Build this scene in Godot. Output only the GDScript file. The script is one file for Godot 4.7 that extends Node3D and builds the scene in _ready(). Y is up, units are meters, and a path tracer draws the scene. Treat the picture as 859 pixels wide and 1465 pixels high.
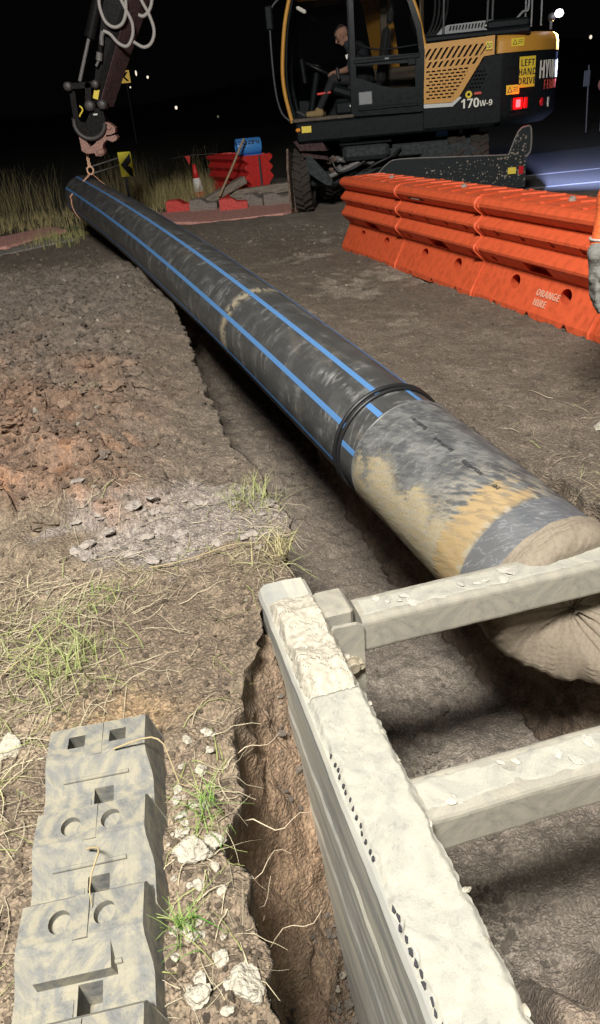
extends Node3D
# A pipe-laying site at night: a long black water pipe slung over an open trench, lit by a floodlight tower.

# ---------------------------------------------------------------- mesh building
class MB:
	var v := PackedVector3Array()
	var s := PackedInt32Array()

	func solid(t: PackedVector3Array, smooth := -1) -> void:
		var c := Vector3.ZERO
		for p in t: c += p
		c /= maxf(1.0, t.size())
		var vol := 0.0
		for i in range(0, t.size(), 3):
			vol += (t[i] - c).dot((t[i + 1] - c).cross(t[i + 2] - c))
		for i in range(0, t.size(), 3):
			v.append(t[i])
			if vol > 0.0:
				v.append(t[i + 2]); v.append(t[i + 1])
			else:
				v.append(t[i + 1]); v.append(t[i + 2])
			s.append(smooth)

	func bev_corner(h: Vector3, b: float, i: int, ax: int) -> Vector3:
		var p := Vector3(h.x - b, h.y - b, h.z - b)
		p[ax] = h[ax]
		if not i & 1: p.x = -p.x
		if not i & 2: p.y = -p.y
		if not i & 4: p.z = -p.z
		return p

	func box(xf: Transform3D, size: Vector3, bev := 0.0) -> void:
		var h := size * 0.5
		var t := PackedVector3Array()
		if bev <= 0.0:
			var c := []
			for i in 8:
				c.append(xf * Vector3(h.x if i & 1 else -h.x, h.y if i & 2 else -h.y, h.z if i & 4 else -h.z))
			for f in [[0, 1, 3, 2], [4, 6, 7, 5], [0, 4, 5, 1], [2, 3, 7, 6], [0, 2, 6, 4], [1, 5, 7, 3]]:
				for k in [0, 1, 2, 0, 2, 3]: t.append(c[f[k]])
		else:
			var b := minf(bev, minf(h.x, minf(h.y, h.z)) * 0.98)
			for ax in 3:
				var a1 := (ax + 1) % 3
				var a2 := (ax + 2) % 3
				for sd in 2:
					var base := sd << ax
					var f := [base, base | (1 << a1), base | (1 << a1) | (1 << a2), base | (1 << a2)]
					var o := [0, 1, 2, 0, 2, 3] if sd else [0, 2, 1, 0, 3, 2]
					for k in o: t.append(xf * bev_corner(h, b, f[k], ax))
				for m in 4:
					var e := ((m & 1) << a1) | ((m >> 1) << a2)
					var e2 := e | (1 << ax)
					var f2 := [xf * bev_corner(h, b, e, a1), xf * bev_corner(h, b, e2, a1), xf * bev_corner(h, b, e2, a2), xf * bev_corner(h, b, e, a2)]
					var par := (m == 0 or m == 3)
					for k in ([0, 2, 1, 0, 3, 2] if par else [0, 1, 2, 0, 2, 3]): t.append(f2[k])
			for i in 8:
				var par2 := ((i & 1) + ((i >> 1) & 1) + ((i >> 2) & 1)) % 2 == 1
				for k in ([0, 1, 2] if par2 else [0, 2, 1]): t.append(xf * bev_corner(h, b, i, k))
		solid(t)

	func prism(poly: PackedVector2Array, depth: float, xf: Transform3D) -> void:
		var tri := Geometry2D.triangulate_polygon(poly)
		if tri.is_empty(): return
		var t := PackedVector3Array()
		var area := 0.0
		for i in poly.size():
			var a := poly[i]
			var b := poly[(i + 1) % poly.size()]
			area += a.x * b.y - b.x * a.y
		for i in range(0, tri.size(), 3):
			var p := [poly[tri[i]], poly[tri[i + 1]], poly[tri[i + 2]]]
			var ar: float = (p[1] - p[0]).cross(p[2] - p[0])
			if ar < 0.0: p = [p[0], p[2], p[1]]
			for k in [0, 1, 2]: t.append(xf * Vector3(p[k].x, p[k].y, depth))
			for k in [0, 2, 1]: t.append(xf * Vector3(p[k].x, p[k].y, 0))
		for i in poly.size():
			var a := poly[i]
			var b := poly[(i + 1) % poly.size()]
			if area < 0.0:
				var c := a; a = b; b = c
			var q := [xf * Vector3(a.x, a.y, 0), xf * Vector3(b.x, b.y, 0), xf * Vector3(b.x, b.y, depth), xf * Vector3(a.x, a.y, depth)]
			for k in [0, 1, 2, 0, 2, 3]: t.append(q[k])
		solid(t)

	func tube(path: PackedVector3Array, rad, n := 8, caps := true, smooth := 1, close := false) -> void:
		var m := path.size()
		var rings := []
		var up := Vector3.UP
		for i in m:
			var d: Vector3
			if close: d = path[(i + 1) % m] - path[(i + m - 1) % m]
			else: d = path[mini(i + 1, m - 1)] - path[maxi(i - 1, 0)]
			d = d.normalized()
			if i == 0 and absf(d.dot(up)) > 0.9: up = Vector3.RIGHT
			var x := d.cross(up).normalized()
			up = x.cross(d).normalized()
			var r: float = rad if rad is float or rad is int else rad[i]
			var ring := PackedVector3Array()
			for k in n:
				var a := TAU * k / n
				ring.append(path[i] + (x * cos(a) + up * sin(a)) * r)
			rings.append(ring)
		var t := PackedVector3Array()
		for i in (m if close else m - 1):
			var r0: PackedVector3Array = rings[i]
			var r1: PackedVector3Array = rings[(i + 1) % m]
			for k in n:
				var l := (k + 1) % n
				for p in [r0[k], r0[l], r1[l], r0[k], r1[l], r1[k]]: t.append(p)
		var nc := t.size() / 3
		if caps and not close:
			for e in 2:
				var rr: PackedVector3Array = rings[0] if e == 0 else rings[m - 1]
				for k in range(1, n - 1):
					for p in ([rr[0], rr[k + 1], rr[k]] if e == 0 else [rr[0], rr[k], rr[k + 1]]): t.append(p)
		var at := s.size()
		solid(t, smooth)
		for i in range(at + nc, s.size()): s[i] = -1

	func lathe(prof: PackedVector2Array, n: int, xf: Transform3D, smooth := 1) -> void:
		var t := PackedVector3Array()
		for i in prof.size() - 1:
			for k in n:
				var a := TAU * k / n
				var b := TAU * (k + 1) / n
				var q := []
				for pr in [[prof[i], a], [prof[i], b], [prof[i + 1], b], [prof[i + 1], a]]:
					q.append(xf * Vector3(pr[0].x * cos(pr[1]), pr[0].y, pr[0].x * sin(pr[1])))
				if prof[i].x > 1e-5:
					for j in [0, 1, 2]: t.append(q[j])
				if prof[i + 1].x > 1e-5:
					for j in [0, 2, 3]: t.append(q[j])
		solid(t, smooth)

	func mesh() -> ArrayMesh:
		var st := SurfaceTool.new()
		st.begin(Mesh.PRIMITIVE_TRIANGLES)
		for i in s.size():
			st.set_smooth_group(s[i])
			for k in 3: st.add_vertex(v[i * 3 + k])
		st.generate_normals()
		st.index()
		return st.commit()


# thin leaves, straws and roots: curved ribbons with a colour of their own
class Blades:
	var v := PackedVector3Array()
	var n := PackedVector3Array()
	var c := PackedColorArray()
	var ix := PackedInt32Array()

	func ribbon(p: PackedVector3Array, w0: float, w1: float, side: Vector3, col: Color) -> void:
		var b := v.size()
		var m := p.size()
		for i in m:
			var f := float(i) / (m - 1)
			var w := lerpf(w0, w1, f) * 0.5
			var d := (p[mini(i + 1, m - 1)] - p[maxi(i - 1, 0)]).normalized()
			var sd := (side - d * side.dot(d)).normalized()
			var nn := sd.cross(d).normalized()
			var fl := nn.y < 0.0
			if fl: nn = -nn
			v.append(p[i] - sd * w); v.append(p[i] + sd * w)
			n.append(nn); n.append(nn)
			c.append(col); c.append(col)
			if i < m - 1:
				var o := b + i * 2
				for k in ([0, 1, 2, 1, 3, 2] if fl else [0, 2, 1, 1, 2, 3]): ix.append(o + k)

	func mesh() -> ArrayMesh:
		var a := []
		a.resize(Mesh.ARRAY_MAX)
		a[Mesh.ARRAY_VERTEX] = v
		a[Mesh.ARRAY_NORMAL] = n
		a[Mesh.ARRAY_COLOR] = c
		a[Mesh.ARRAY_INDEX] = ix
		var m := ArrayMesh.new()
		m.add_surface_from_arrays(Mesh.PRIMITIVE_TRIANGLES, a)
		return m


var rng := RandomNumberGenerator.new()
var taken := {}
var M := {}
var tex := {}
var nz := FastNoiseLite.new()
var ncl := FastNoiseLite.new()
var nrg := FastNoiseLite.new()


func rr(a: float, b: float) -> float: return rng.randf_range(a, b)
func P(x: float, y: float, d: float) -> Vector3: return Vector3(x, y, -d)
func T(o: Vector3, b := Basis()) -> Transform3D: return Transform3D(b, o)
func TE(o: Vector3, rx := 0.0, ry := 0.0, rz := 0.0) -> Transform3D: return Transform3D(Basis.from_euler(Vector3(rx, ry, rz)), o)
func ss(a: float, b: float, x: float) -> float:
	var t := clampf((x - a) / (b - a), 0.0, 1.0)
	return t * t * (3.0 - 2.0 * t)
func fb(x: float, y: float, z := 0.0) -> float: return nz.get_noise_3d(x, y, z)
func clod(x: float, y: float) -> float: return -ncl.get_noise_2d(x, y)
func V2(a: Array) -> PackedVector2Array:
	var r := PackedVector2Array()
	for p in a: r.append(Vector2(p[0], p[1]))
	return r
func lin(r: float, g: float, b: float) -> Color: return Color(r, g, b).linear_to_srgb()


func numbered(n: String) -> String:
	if not taken.has(n):
		taken[n] = 0
		return n
	taken[n] += 1
	return "%s_%03d" % [n, taken[n]]


func tag(o: Node3D, label: String, category: String, group := "", kind := "") -> Node3D:
	if label: o.set_meta("label", label)
	if category: o.set_meta("category", category)
	if group: o.set_meta("group", group)
	if kind: o.set_meta("kind", kind)
	return o


func thing(n: String, label: String, category: String, at := Vector3.ZERO, turn := 0.0, group := "") -> Node3D:
	var o := Node3D.new()
	o.name = numbered(n)
	add_child(o)
	o.position = at
	o.rotation.y = turn
	tag(o, label, category, group)
	return o


func obj(n: String, m, mat: Material, parent: Node3D = null) -> MeshInstance3D:
	var o := MeshInstance3D.new()
	o.mesh = m.mesh() if m is MB or m is Blades else m
	o.material_override = mat
	if parent:
		o.name = n
		parent.add_child(o, true)
	else:
		o.name = numbered(n)
		add_child(o)
	return o


func bx(n: String, mat: Material, parent: Node3D, at: Vector3, size: Vector3, bev := 0.006, rot := Vector3.ZERO) -> MeshInstance3D:
	var b := MB.new()
	b.box(TE(at, rot.x, rot.y, rot.z), size, bev)
	return obj(n, b, mat, parent)


func grid_mesh(nu: int, nv: int, pos: PackedVector3Array, uv: PackedVector2Array, col: PackedColorArray, flip := false) -> ArrayMesh:
	var nn := PackedVector3Array()
	nn.resize(pos.size())
	for i in nu:
		for j in nv:
			var k := i * nv + j
			var du := pos[mini(i + 1, nu - 1) * nv + j] - pos[maxi(i - 1, 0) * nv + j]
			var dv := pos[i * nv + mini(j + 1, nv - 1)] - pos[i * nv + maxi(j - 1, 0)]
			var c := dv.cross(du) if flip else du.cross(dv)
			var l := c.length()
			nn[k] = c / l if l > 1e-12 else Vector3.UP
	var ix := PackedInt32Array()
	ix.resize((nu - 1) * (nv - 1) * 6)
	var w := 0
	for i in nu - 1:
		for j in nv - 1:
			var a := i * nv + j
			var b := a + nv
			if flip:
				ix[w] = a; ix[w + 1] = b; ix[w + 2] = a + 1; ix[w + 3] = a + 1; ix[w + 4] = b; ix[w + 5] = b + 1
			else:
				ix[w] = a; ix[w + 1] = a + 1; ix[w + 2] = b; ix[w + 3] = a + 1; ix[w + 4] = b + 1; ix[w + 5] = b
			w += 6
	var a2 := []
	a2.resize(Mesh.ARRAY_MAX)
	a2[Mesh.ARRAY_VERTEX] = pos
	a2[Mesh.ARRAY_NORMAL] = nn
	if uv.size(): a2[Mesh.ARRAY_TEX_UV] = uv
	if col.size(): a2[Mesh.ARRAY_COLOR] = col
	a2[Mesh.ARRAY_INDEX] = ix
	var m := ArrayMesh.new()
	m.add_surface_from_arrays(Mesh.PRIMITIVE_TRIANGLES, a2)
	return m


# a plate with holes, cut by CSG and baked
func cut(outer: PackedVector2Array, holes: Array, depth: float) -> Mesh:
	var c := CSGPolygon3D.new()
	c.polygon = outer
	c.depth = depth
	for h in holes:
		var s := CSGPolygon3D.new()
		s.polygon = h
		s.depth = depth + 0.2
		s.position.z = 0.1
		s.operation = CSGShape3D.OPERATION_SUBTRACTION
		c.add_child(s)
	return await bake(c)


func bake(c: CSGShape3D) -> Mesh:
	c.name = "cutter"
	add_child(c)
	await get_tree().process_frame
	var m := c.bake_static_mesh()
	remove_child(c)
	c.free()
	return m


func text(n: String, s: String, height: float, mat: Material, parent: Node3D, xf: Transform3D, depth := 0.003, bold := 800) -> MeshInstance3D:
	var t := TextMesh.new()
	var f := SystemFont.new()
	f.font_names = PackedStringArray(["Droid Sans"])
	f.font_weight = bold
	t.font = f
	t.font_size = 64
	t.pixel_size = height / 46.0
	t.depth = depth
	t.text = s
	var o := obj(n, t, mat, parent)
	o.transform = xf
	return o


func pts(a: Array) -> PackedVector3Array:
	var r := PackedVector3Array()
	for p in a: r.append(p)
	return r


func smooth_path(a: Array, n: int) -> PackedVector3Array:
	var r := PackedVector3Array()
	for i in a.size() - 1:
		var p0: Vector3 = a[maxi(i - 1, 0)]
		var p1: Vector3 = a[i]
		var p2: Vector3 = a[i + 1]
		var p3: Vector3 = a[mini(i + 2, a.size() - 1)]
		for k in n: r.append(p1.cubic_interpolate(p2, p0, p3, float(k) / n))
	r.append(a[a.size() - 1])
	return r


var ico := []
func icosphere(sub: int) -> Array:
	while ico.size() <= sub:
		if ico.is_empty():
			var g := (1.0 + sqrt(5.0)) / 2.0
			var vv := PackedVector3Array()
			for p in [[-1, g, 0], [1, g, 0], [-1, -g, 0], [1, -g, 0], [0, -1, g], [0, 1, g], [0, -1, -g], [0, 1, -g], [g, 0, -1], [g, 0, 1], [-g, 0, -1], [-g, 0, 1]]:
				vv.append(Vector3(p[0], p[1], p[2]).normalized())
			var t := PackedVector3Array()
			for f in [[0, 11, 5], [0, 5, 1], [0, 1, 7], [0, 7, 10], [0, 10, 11], [1, 5, 9], [5, 11, 4], [11, 10, 2], [10, 7, 6], [7, 1, 8], [3, 9, 4], [3, 4, 2], [3, 2, 6], [3, 6, 8], [3, 8, 9], [4, 9, 5], [2, 4, 11], [6, 2, 10], [8, 6, 7], [9, 8, 1]]:
				for k in f: t.append(vv[k])
			ico.append(t)
		else:
			var t0: PackedVector3Array = ico[-1]
			var t1 := PackedVector3Array()
			for i in range(0, t0.size(), 3):
				var a := t0[i]
				var b := t0[i + 1]
				var c := t0[i + 2]
				var ab := ((a + b) * 0.5).normalized()
				var bc := ((b + c) * 0.5).normalized()
				var ca := ((c + a) * 0.5).normalized()
				for p in [a, ab, ca, ab, b, bc, ca, bc, c, ab, bc, ca]: t1.append(p)
			ico.append(t1)
	return [ico[sub]]


func rock(size: Vector3, seed_: float, sub := 2, rough := 0.5, smooth := -1) -> MB:
	var m := MB.new()
	var t: PackedVector3Array = icosphere(sub)[0]
	var o := PackedVector3Array()
	for p in t:
		var q := p
		# flatten a few facets so that it reads as broken, not rolled
		for k in 5:
			var d := Vector3(sin(seed_ * 3.1 + k * 2.4), cos(seed_ * 1.7 + k * 4.1), sin(seed_ * 5.3 + k * 1.3)).normalized()
			var lim := 0.62 + 0.12 * sin(seed_ * 7.0 + k)
			var e := q.dot(d)
			if e > lim: q -= d * (e - lim) * 0.9
		q *= 1.0 + rough * 0.5 * fb(p.x * 1.1 + seed_ * 9.0, p.y * 1.1, p.z * 1.1) + rough * 0.14 * fb(p.x * 4.0, p.y * 4.0 + seed_ * 5.0, p.z * 4.0)
		o.append(q * size)
	m.solid(o, smooth)
	return m


func noise_tex(key: String, freq: float, oct: int, type := FastNoiseLite.TYPE_SIMPLEX_SMOOTH, ramp: Array = [], size := 512) -> NoiseTexture2D:
	var n := FastNoiseLite.new()
	n.noise_type = type
	n.seed = key.hash() % 1000
	n.frequency = freq
	n.fractal_octaves = oct
	if type == FastNoiseLite.TYPE_CELLULAR:
		n.cellular_return_type = FastNoiseLite.RETURN_DISTANCE
		n.fractal_gain = 0.45
	var t := NoiseTexture2D.new()
	t.width = size
	t.height = size
	t.seamless = true
	t.noise = n
	if ramp.size():
		var g := Gradient.new()
		var offs := PackedFloat32Array()
		var cols := PackedColorArray()
		for r in ramp:
			offs.append(r[0])
			cols.append(lin(r[1], r[2], r[3]))
		g.offsets = offs
		g.colors = cols
		t.color_ramp = g
	tex[key] = t
	return t


func mat(key: String, c: Color, rough := 0.8, bump := "", bump_cm := 0.0, scale := 1.0, albedo := "", metal := 0.0, world := false) -> StandardMaterial3D:
	var m := StandardMaterial3D.new()
	m.resource_name = key
	m.albedo_color = c
	m.roughness = rough
	m.metallic = metal
	if bump:
		m.heightmap_enabled = true
		m.heightmap_texture = tex[bump]
		m.heightmap_scale = bump_cm
	if albedo: m.albedo_texture = tex[albedo]
	if bump or albedo:
		m.uv1_triplanar = true
		m.uv1_world_triplanar = world
		m.uv1_scale = Vector3.ONE * scale
	M[key] = m
	return m


func glow(key: String, c: Color, e: float) -> StandardMaterial3D:
	var m := StandardMaterial3D.new()
	m.resource_name = key
	m.albedo_color = c
	m.emission_enabled = true
	m.emission = c
	m.emission_energy_multiplier = e
	M[key] = m
	return m


# ---------------------------------------------------------------- bodies: one continuous skin round tapered bones
func body_mesh(bones: Array, cell: float, k := 0.03) -> ArrayMesh:
	var lo := Vector3.ONE * 1e9
	var hi := -lo
	for b in bones:
		for e in 2:
			var r := Vector3.ONE * (float(b[2 + e]) + 3.0 * cell)
			lo = lo.min(b[e] - r)
			hi = hi.max(b[e] + r)
	var nx := int((hi.x - lo.x) / cell) + 2
	var ny := int((hi.y - lo.y) / cell) + 2
	var nzz := int((hi.z - lo.z) / cell) + 2
	var f := PackedFloat32Array()
	f.resize(nx * ny * nzz)
	f.fill(1e3)
	var who := PackedInt32Array()
	who.resize(f.size())
	var best := PackedFloat32Array()
	best.resize(f.size())
	best.fill(1e3)
	for bi in bones.size():
		var a: Vector3 = bones[bi][0]
		var b: Vector3 = bones[bi][1]
		var ra: float = bones[bi][2]
		var rb: float = bones[bi][3]
		var ba := b - a
		var l2 := maxf(ba.length_squared(), 1e-9)
		var mg := Vector3.ONE * (maxf(ra, rb) + k + 2.0 * cell)
		var i0 := Vector3i(((a.min(b) - mg - lo) / cell).max(Vector3.ZERO))
		var i1 := Vector3i((a.max(b) + mg - lo) / cell)
		for x in range(i0.x, mini(i1.x + 1, nx)):
			for y in range(i0.y, mini(i1.y + 1, ny)):
				for z in range(i0.z, mini(i1.z + 1, nzz)):
					var p := lo + Vector3(x, y, z) * cell
					var t := clampf((p - a).dot(ba) / l2, 0.0, 1.0)
					var d := p.distance_to(a + ba * t) - lerpf(ra, rb, t)
					var id := (x * ny + y) * nzz + z
					if d < best[id]:
						best[id] = d
						who[id] = bi
					var o := f[id]
					var h := maxf(k - absf(o - d), 0.0) / k
					f[id] = minf(o, d) - h * h * k * 0.25
	var vid := PackedInt32Array()
	vid.resize(f.size())
	vid.fill(-1)
	var vs := PackedVector3Array()
	var cs := PackedColorArray()
	for x in nx - 1:
		for y in ny - 1:
			for z in nzz - 1:
				var id := (x * ny + y) * nzz + z
				var sum := Vector3.ZERO
				var cnt := 0
				var c8 := PackedFloat32Array([f[id], f[id + ny * nzz], f[id + nzz], f[id + ny * nzz + nzz], f[id + 1], f[id + ny * nzz + 1], f[id + nzz + 1], f[id + ny * nzz + nzz + 1]])
				var neg := 0
				for q in 8:
					if c8[q] < 0.0: neg += 1
				if neg == 0 or neg == 8: continue
				for e in [[0, 1], [2, 3], [4, 5], [6, 7], [0, 2], [1, 3], [4, 6], [5, 7], [0, 4], [1, 5], [2, 6], [3, 7]]:
					var da := c8[e[0]]
					var db := c8[e[1]]
					if (da < 0.0) != (db < 0.0):
						var t := da / (da - db)
						var pa := Vector3(e[0] & 1, (e[0] >> 1) & 1, e[0] >> 2)
						var pb := Vector3(e[1] & 1, (e[1] >> 1) & 1, e[1] >> 2)
						sum += pa.lerp(pb, t)
						cnt += 1
				vid[id] = vs.size()
				vs.append(lo + (Vector3(x, y, z) + sum / cnt) * cell)
				cs.append(bones[who[id]][4])
	var ix := PackedInt32Array()
	var st := [ny * nzz, nzz, 1]
	for x in range(1, nx - 1):
		for y in range(1, ny - 1):
			for z in range(1, nzz - 1):
				var id := (x * ny + y) * nzz + z
				for ax in 3:
					var n1: float = f[id]
					var n2: float = f[id + st[ax]]
					if (n1 < 0.0) == (n2 < 0.0): continue
					var u: int = st[(ax + 1) % 3]
					var w: int = st[(ax + 2) % 3]
					var q := [vid[id], vid[id - u], vid[id - u - w], vid[id - w]]
					if q.min() < 0: continue
					for kk in ([0, 2, 1, 0, 3, 2] if n1 < 0.0 else [0, 1, 2, 0, 2, 3]): ix.append(q[kk])
	var nn := PackedVector3Array()
	nn.resize(vs.size())
	for i in range(0, ix.size(), 3):
		var c := (vs[ix[i + 2]] - vs[ix[i]]).cross(vs[ix[i + 1]] - vs[ix[i]])
		for q in 3: nn[ix[i + q]] += c
	for i in nn.size(): nn[i] = nn[i].normalized()
	var a2 := []
	a2.resize(Mesh.ARRAY_MAX)
	a2[Mesh.ARRAY_VERTEX] = vs
	a2[Mesh.ARRAY_NORMAL] = nn
	a2[Mesh.ARRAY_COLOR] = cs
	a2[Mesh.ARRAY_INDEX] = ix
	var m := ArrayMesh.new()
	m.add_surface_from_arrays(Mesh.PRIMITIVE_TRIANGLES, a2)
	return m


# ---------------------------------------------------------------- the ground and the trench cut into it
const AX := Vector2(-0.2164, 0.9763)      # along the trench, away from the camera (x, depth)
const RX := Vector2(0.9763, 0.2164)       # across it, to the right
const OO := Vector2(-0.04, 2.76)


func to_sq(x: float, d: float) -> Vector2:
	var r := Vector2(x, d) - OO
	return Vector2(r.dot(AX), r.dot(RX))


func key_at(keys: Array, s: float) -> float:
	if s <= keys[0][0]: return keys[0][1]
	for i in keys.size() - 1:
		if s < keys[i + 1][0]:
			return lerpf(keys[i][1], keys[i + 1][1], ss(keys[i][0], keys[i + 1][0], s))
	return keys[-1][1]


const EL := [[-6.0, -0.5], [-1.95, -0.51], [-1.5, -0.54], [-1.15, -0.45], [-0.85, -0.37], [-0.52, -0.245], [-0.28, -0.1], [0.0, 0.0], [0.5, -0.03], [1.4, -0.08], [2.2, -0.07], [3.4, 0.0], [5.0, -0.01], [7.5, 0.05]]
const ER := [[-6.0, 1.5], [-0.75, 1.46], [-0.3, 1.29], [0.5, 1.16], [1.2, 1.08], [3.0, 0.99], [5.0, 0.92], [8.0, 0.8]]


func edge_l(s: float) -> float:
	return key_at(EL, s) + 0.05 * fb(s * 2.2, 3.0) + 0.035 * fb(s * 7.0, 9.0)
func edge_r(s: float) -> float:
	return key_at(ER, s) + 0.05 * fb(s * 2.0, 13.0) + 0.03 * fb(s * 8.0, 19.0)
func trench_depth(s: float) -> float:
	return 1.5 * (1.0 - 0.3 * ss(1.0, 4.0, s) - 0.7 * ss(4.0, 7.4, s)) * ss(-5.2, -4.4, s)


# how much of the dumped clay lies here
func spoil(x: float, d: float) -> float:
	if d < 2.6 or d > 11.0 or x > 1.0: return 0.0
	var n := fb(x * 1.6, d * 1.6, 4.0) * 0.3 + fb(x * 5.0, d * 5.0, 2.0) * 0.08
	var lim := -0.32 - (d - 2.8) * 0.12
	return ss(2.92, 3.12, d + n) * (1.0 - ss(lim - 0.8, lim + 0.08, x + n * 0.5)) * (1.0 - ss(8.0, 10.5, d + n * 3.0))


func hgt(x: float, d: float) -> float:
	if absf(x) > 30.0 or d > 40.0 or d < -12.0: return -0.02
	var road := ss(12.2, 13.4, d) * ss(2.2, 3.4, x)
	var h := 0.02 * fb(x * 0.5, d * 0.5)
	if d > 20.0 or x < -9.0: return h - 0.06 * road
	var lf := 1.0 - ss(-0.6, 0.9, x + 0.22 * (d - 2.8))
	h += 0.018 * fb(x * 1.7, d * 1.7, 7.0) + 0.012 * fb(x * 6.0, d * 6.0, 1.0) * (0.6 + lf)
	if d < 13.0:
		h += (0.006 + 0.005 * lf) * clod(x * 17.0, d * 17.0)
		h += 0.014 * clod(x * 6.0, d * 6.0) * ss(3.2, 4.2, d)
		h += 0.004 * clod(x * 41.0, d * 41.0)
	# wheel ruts and scrapes on the right
	if x > -0.5 and d > 3.0 and d < 13.0:
		for k in 2:
			var rx := (x - (1.55 + 0.55 * k - 0.1 * d + 0.12 * sin(d * 0.8 + k))) / 0.13
			h -= 0.03 * exp(-rx * rx) * (0.6 + fb(x * 2.0, d * 2.0, 15.0))
		h += 0.022 * clod(x * 4.5 + 2.0, d * 4.5) * ss(0.0, 0.4, fb(x * 0.9, d * 0.9, 25.0))
	var w := spoil(x, d)
	if w > 0.0:
		var wx := x + 0.06 * fb(x * 4.0, d * 4.0, 11.0)
		var wd := d + 0.06 * fb(x * 4.0, d * 4.0, 17.0)
		h += w * (0.085 + 0.08 * fb(x * 1.1, d * 1.1, 5.0) + 0.085 * clod(wx * 3.0, wd * 3.0) + 0.045 * clod(wx * 6.3 + 3.0, wd * 6.3) * ss(-0.3, 0.2, fb(x * 1.6, d * 1.6, 66.0)) + 0.05 * fb(x * 4.0, d * 4.0, 8.0) + 0.012 * clod(wx * 15.0, wd * 15.0) * ss(-0.1, 0.4, fb(x * 2.6, d * 2.6, 68.0)))
		var cr := absf(nrg.get_noise_2d(wx * 0.9, wd * 1.5))
		var cz := 1.0 - ss(4.4, 6.5, d)
		if cr < 0.055: h -= w * cz * 0.2 * (1.0 - cr / 0.055) * ss(-0.35, 0.0, fb(x * 1.3, d * 1.3, 63.0))
	# rough lip where turf was cut through
	if d < 2.9 and x < 0.2 and x > -1.2:
		var q := to_sq(x, d)
		var near := key_at(EL, q.x) - q.y
		h += 0.035 * ss(0.35, 0.1, near) * (0.7 + fb(x * 7.0, d * 7.0, 21.0)) * ss(2.5, 1.6, d)
	# hollow by the left border of the dumped clay
	var hx := (x + 1.27) / 0.07
	var hd := (d - 2.68) / 0.06
	h -= 0.24 * exp(-(hx * hx + hd * hd))
	return h * (1.0 - road) - 0.05 * road


func ground_y(x: float, d: float) -> float:
	var sq := to_sq(x, d)
	var el := edge_l(sq.x)
	var er := edge_r(sq.x)
	var h := hgt(x, d)
	var wide := ss(-0.35, -0.6, sq.x)
	if wide > 0.9 and sq.y > el and sq.y < -0.16:
		var d1 := 0.05 + 0.85 * ss(-0.5, -1.7, sq.x) + 0.05 * fb(sq.x * 4.0, 61.0)
		return lerpf(-d1, -0.1 - 1.36 * ss(-0.42, -1.7, sq.x), clampf((sq.y - el - 0.045) / (-0.16 - el - 0.045), 0.0, 1.0)) + 0.05 * fb(sq.x * 5.0, sq.y * 9.0, 12.0)
	if sq.y > el + 0.02 and sq.y < er - 0.02:
		var dep := trench_depth(sq.x)
		return h * (1.0 - clampf(dep / 0.3, 0.0, 1.0)) - dep
	return h


func mixc(a: Vector3, b: Vector3, t: float) -> Vector3: return a.lerp(b, clampf(t, 0.0, 1.0))


func soil_color(x: float, d: float) -> Vector3:
	var n1 := fb(x * 1.1, d * 1.1, 31.0)
	var n2 := fb(x * 4.5, d * 4.5, 37.0)
	var n3 := fb(x * 16.0, d * 16.0, 41.0)
	var c := Vector3(0.195, 0.158, 0.122)                                  # turned loam
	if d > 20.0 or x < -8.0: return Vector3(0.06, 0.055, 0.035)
	var w := spoil(x, d)
	var lf := 1.0 - ss(-0.25, 0.35, x + 0.22 * (d - 2.8) + n2 * 0.15)
	# strip left of the trench: paler topsoil with dead grass
	c = mixc(c, mixc(Vector3(0.31, 0.245, 0.175), Vector3(0.205, 0.158, 0.113), 0.5 + n1 * 1.3 + n2 * 1.0), lf * (1.0 - ss(2.7, 3.5, d)))
	# grey flat clay at the foot of the dumped heap
	c = mixc(c, Vector3(0.33, 0.29, 0.265), lf * ss(0.15, 0.45, 1.0 - absf(d - 2.85 - 0.25 * n1) * 2.2 - absf(x + 0.52) * 1.0 + n2 * 0.5) * 0.85)
	# dumped clay: red-brown near, grey-brown further off
	var sp := mixc(Vector3(0.24, 0.155, 0.107), Vector3(0.215, 0.165, 0.128), 0.45 + n1 * 1.5 + n2 * 0.5)
	sp = mixc(sp, Vector3(0.3, 0.168, 0.1), ss(0.1, 0.45, n2 + n1 * 0.5) * ss(5.0, 3.4, d) * ss(-0.4, -1.0, x))
	sp = mixc(sp, Vector3(0.2, 0.165, 0.136), ss(4.3, 6.6, d + n1))
	c = mixc(c, sp, w)
	# pale dried silt on the right, toward the barriers
	var pale := ss(0.12, 0.4, fb(x * 0.7, d * 0.7, 51.0) + 0.5 * n2) * ss(4.5, 8.5, d) * ss(-0.6, 0.6, x + 0.1 * (d - 8.0))
	c = mixc(c, Vector3(0.45, 0.4, 0.33), pale * 0.7)
	c = mixc(c, Vector3(0.32, 0.28, 0.23), ss(9.5, 12.0, d) * 0.6 * ss(-2.5, -0.5, x))
	# ochre scraping by the foot blocks
	c = mixc(c, Vector3(0.36, 0.24, 0.12), ss(0.2, 0.02, absf(d - 1.72) + absf(x + 0.58) * 0.5 + n2 * 0.08) * 0.6)
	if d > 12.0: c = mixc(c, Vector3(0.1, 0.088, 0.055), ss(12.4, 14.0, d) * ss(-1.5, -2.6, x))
	return c * (1.0 + 0.35 * n3 + 0.22 * n2)


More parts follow.
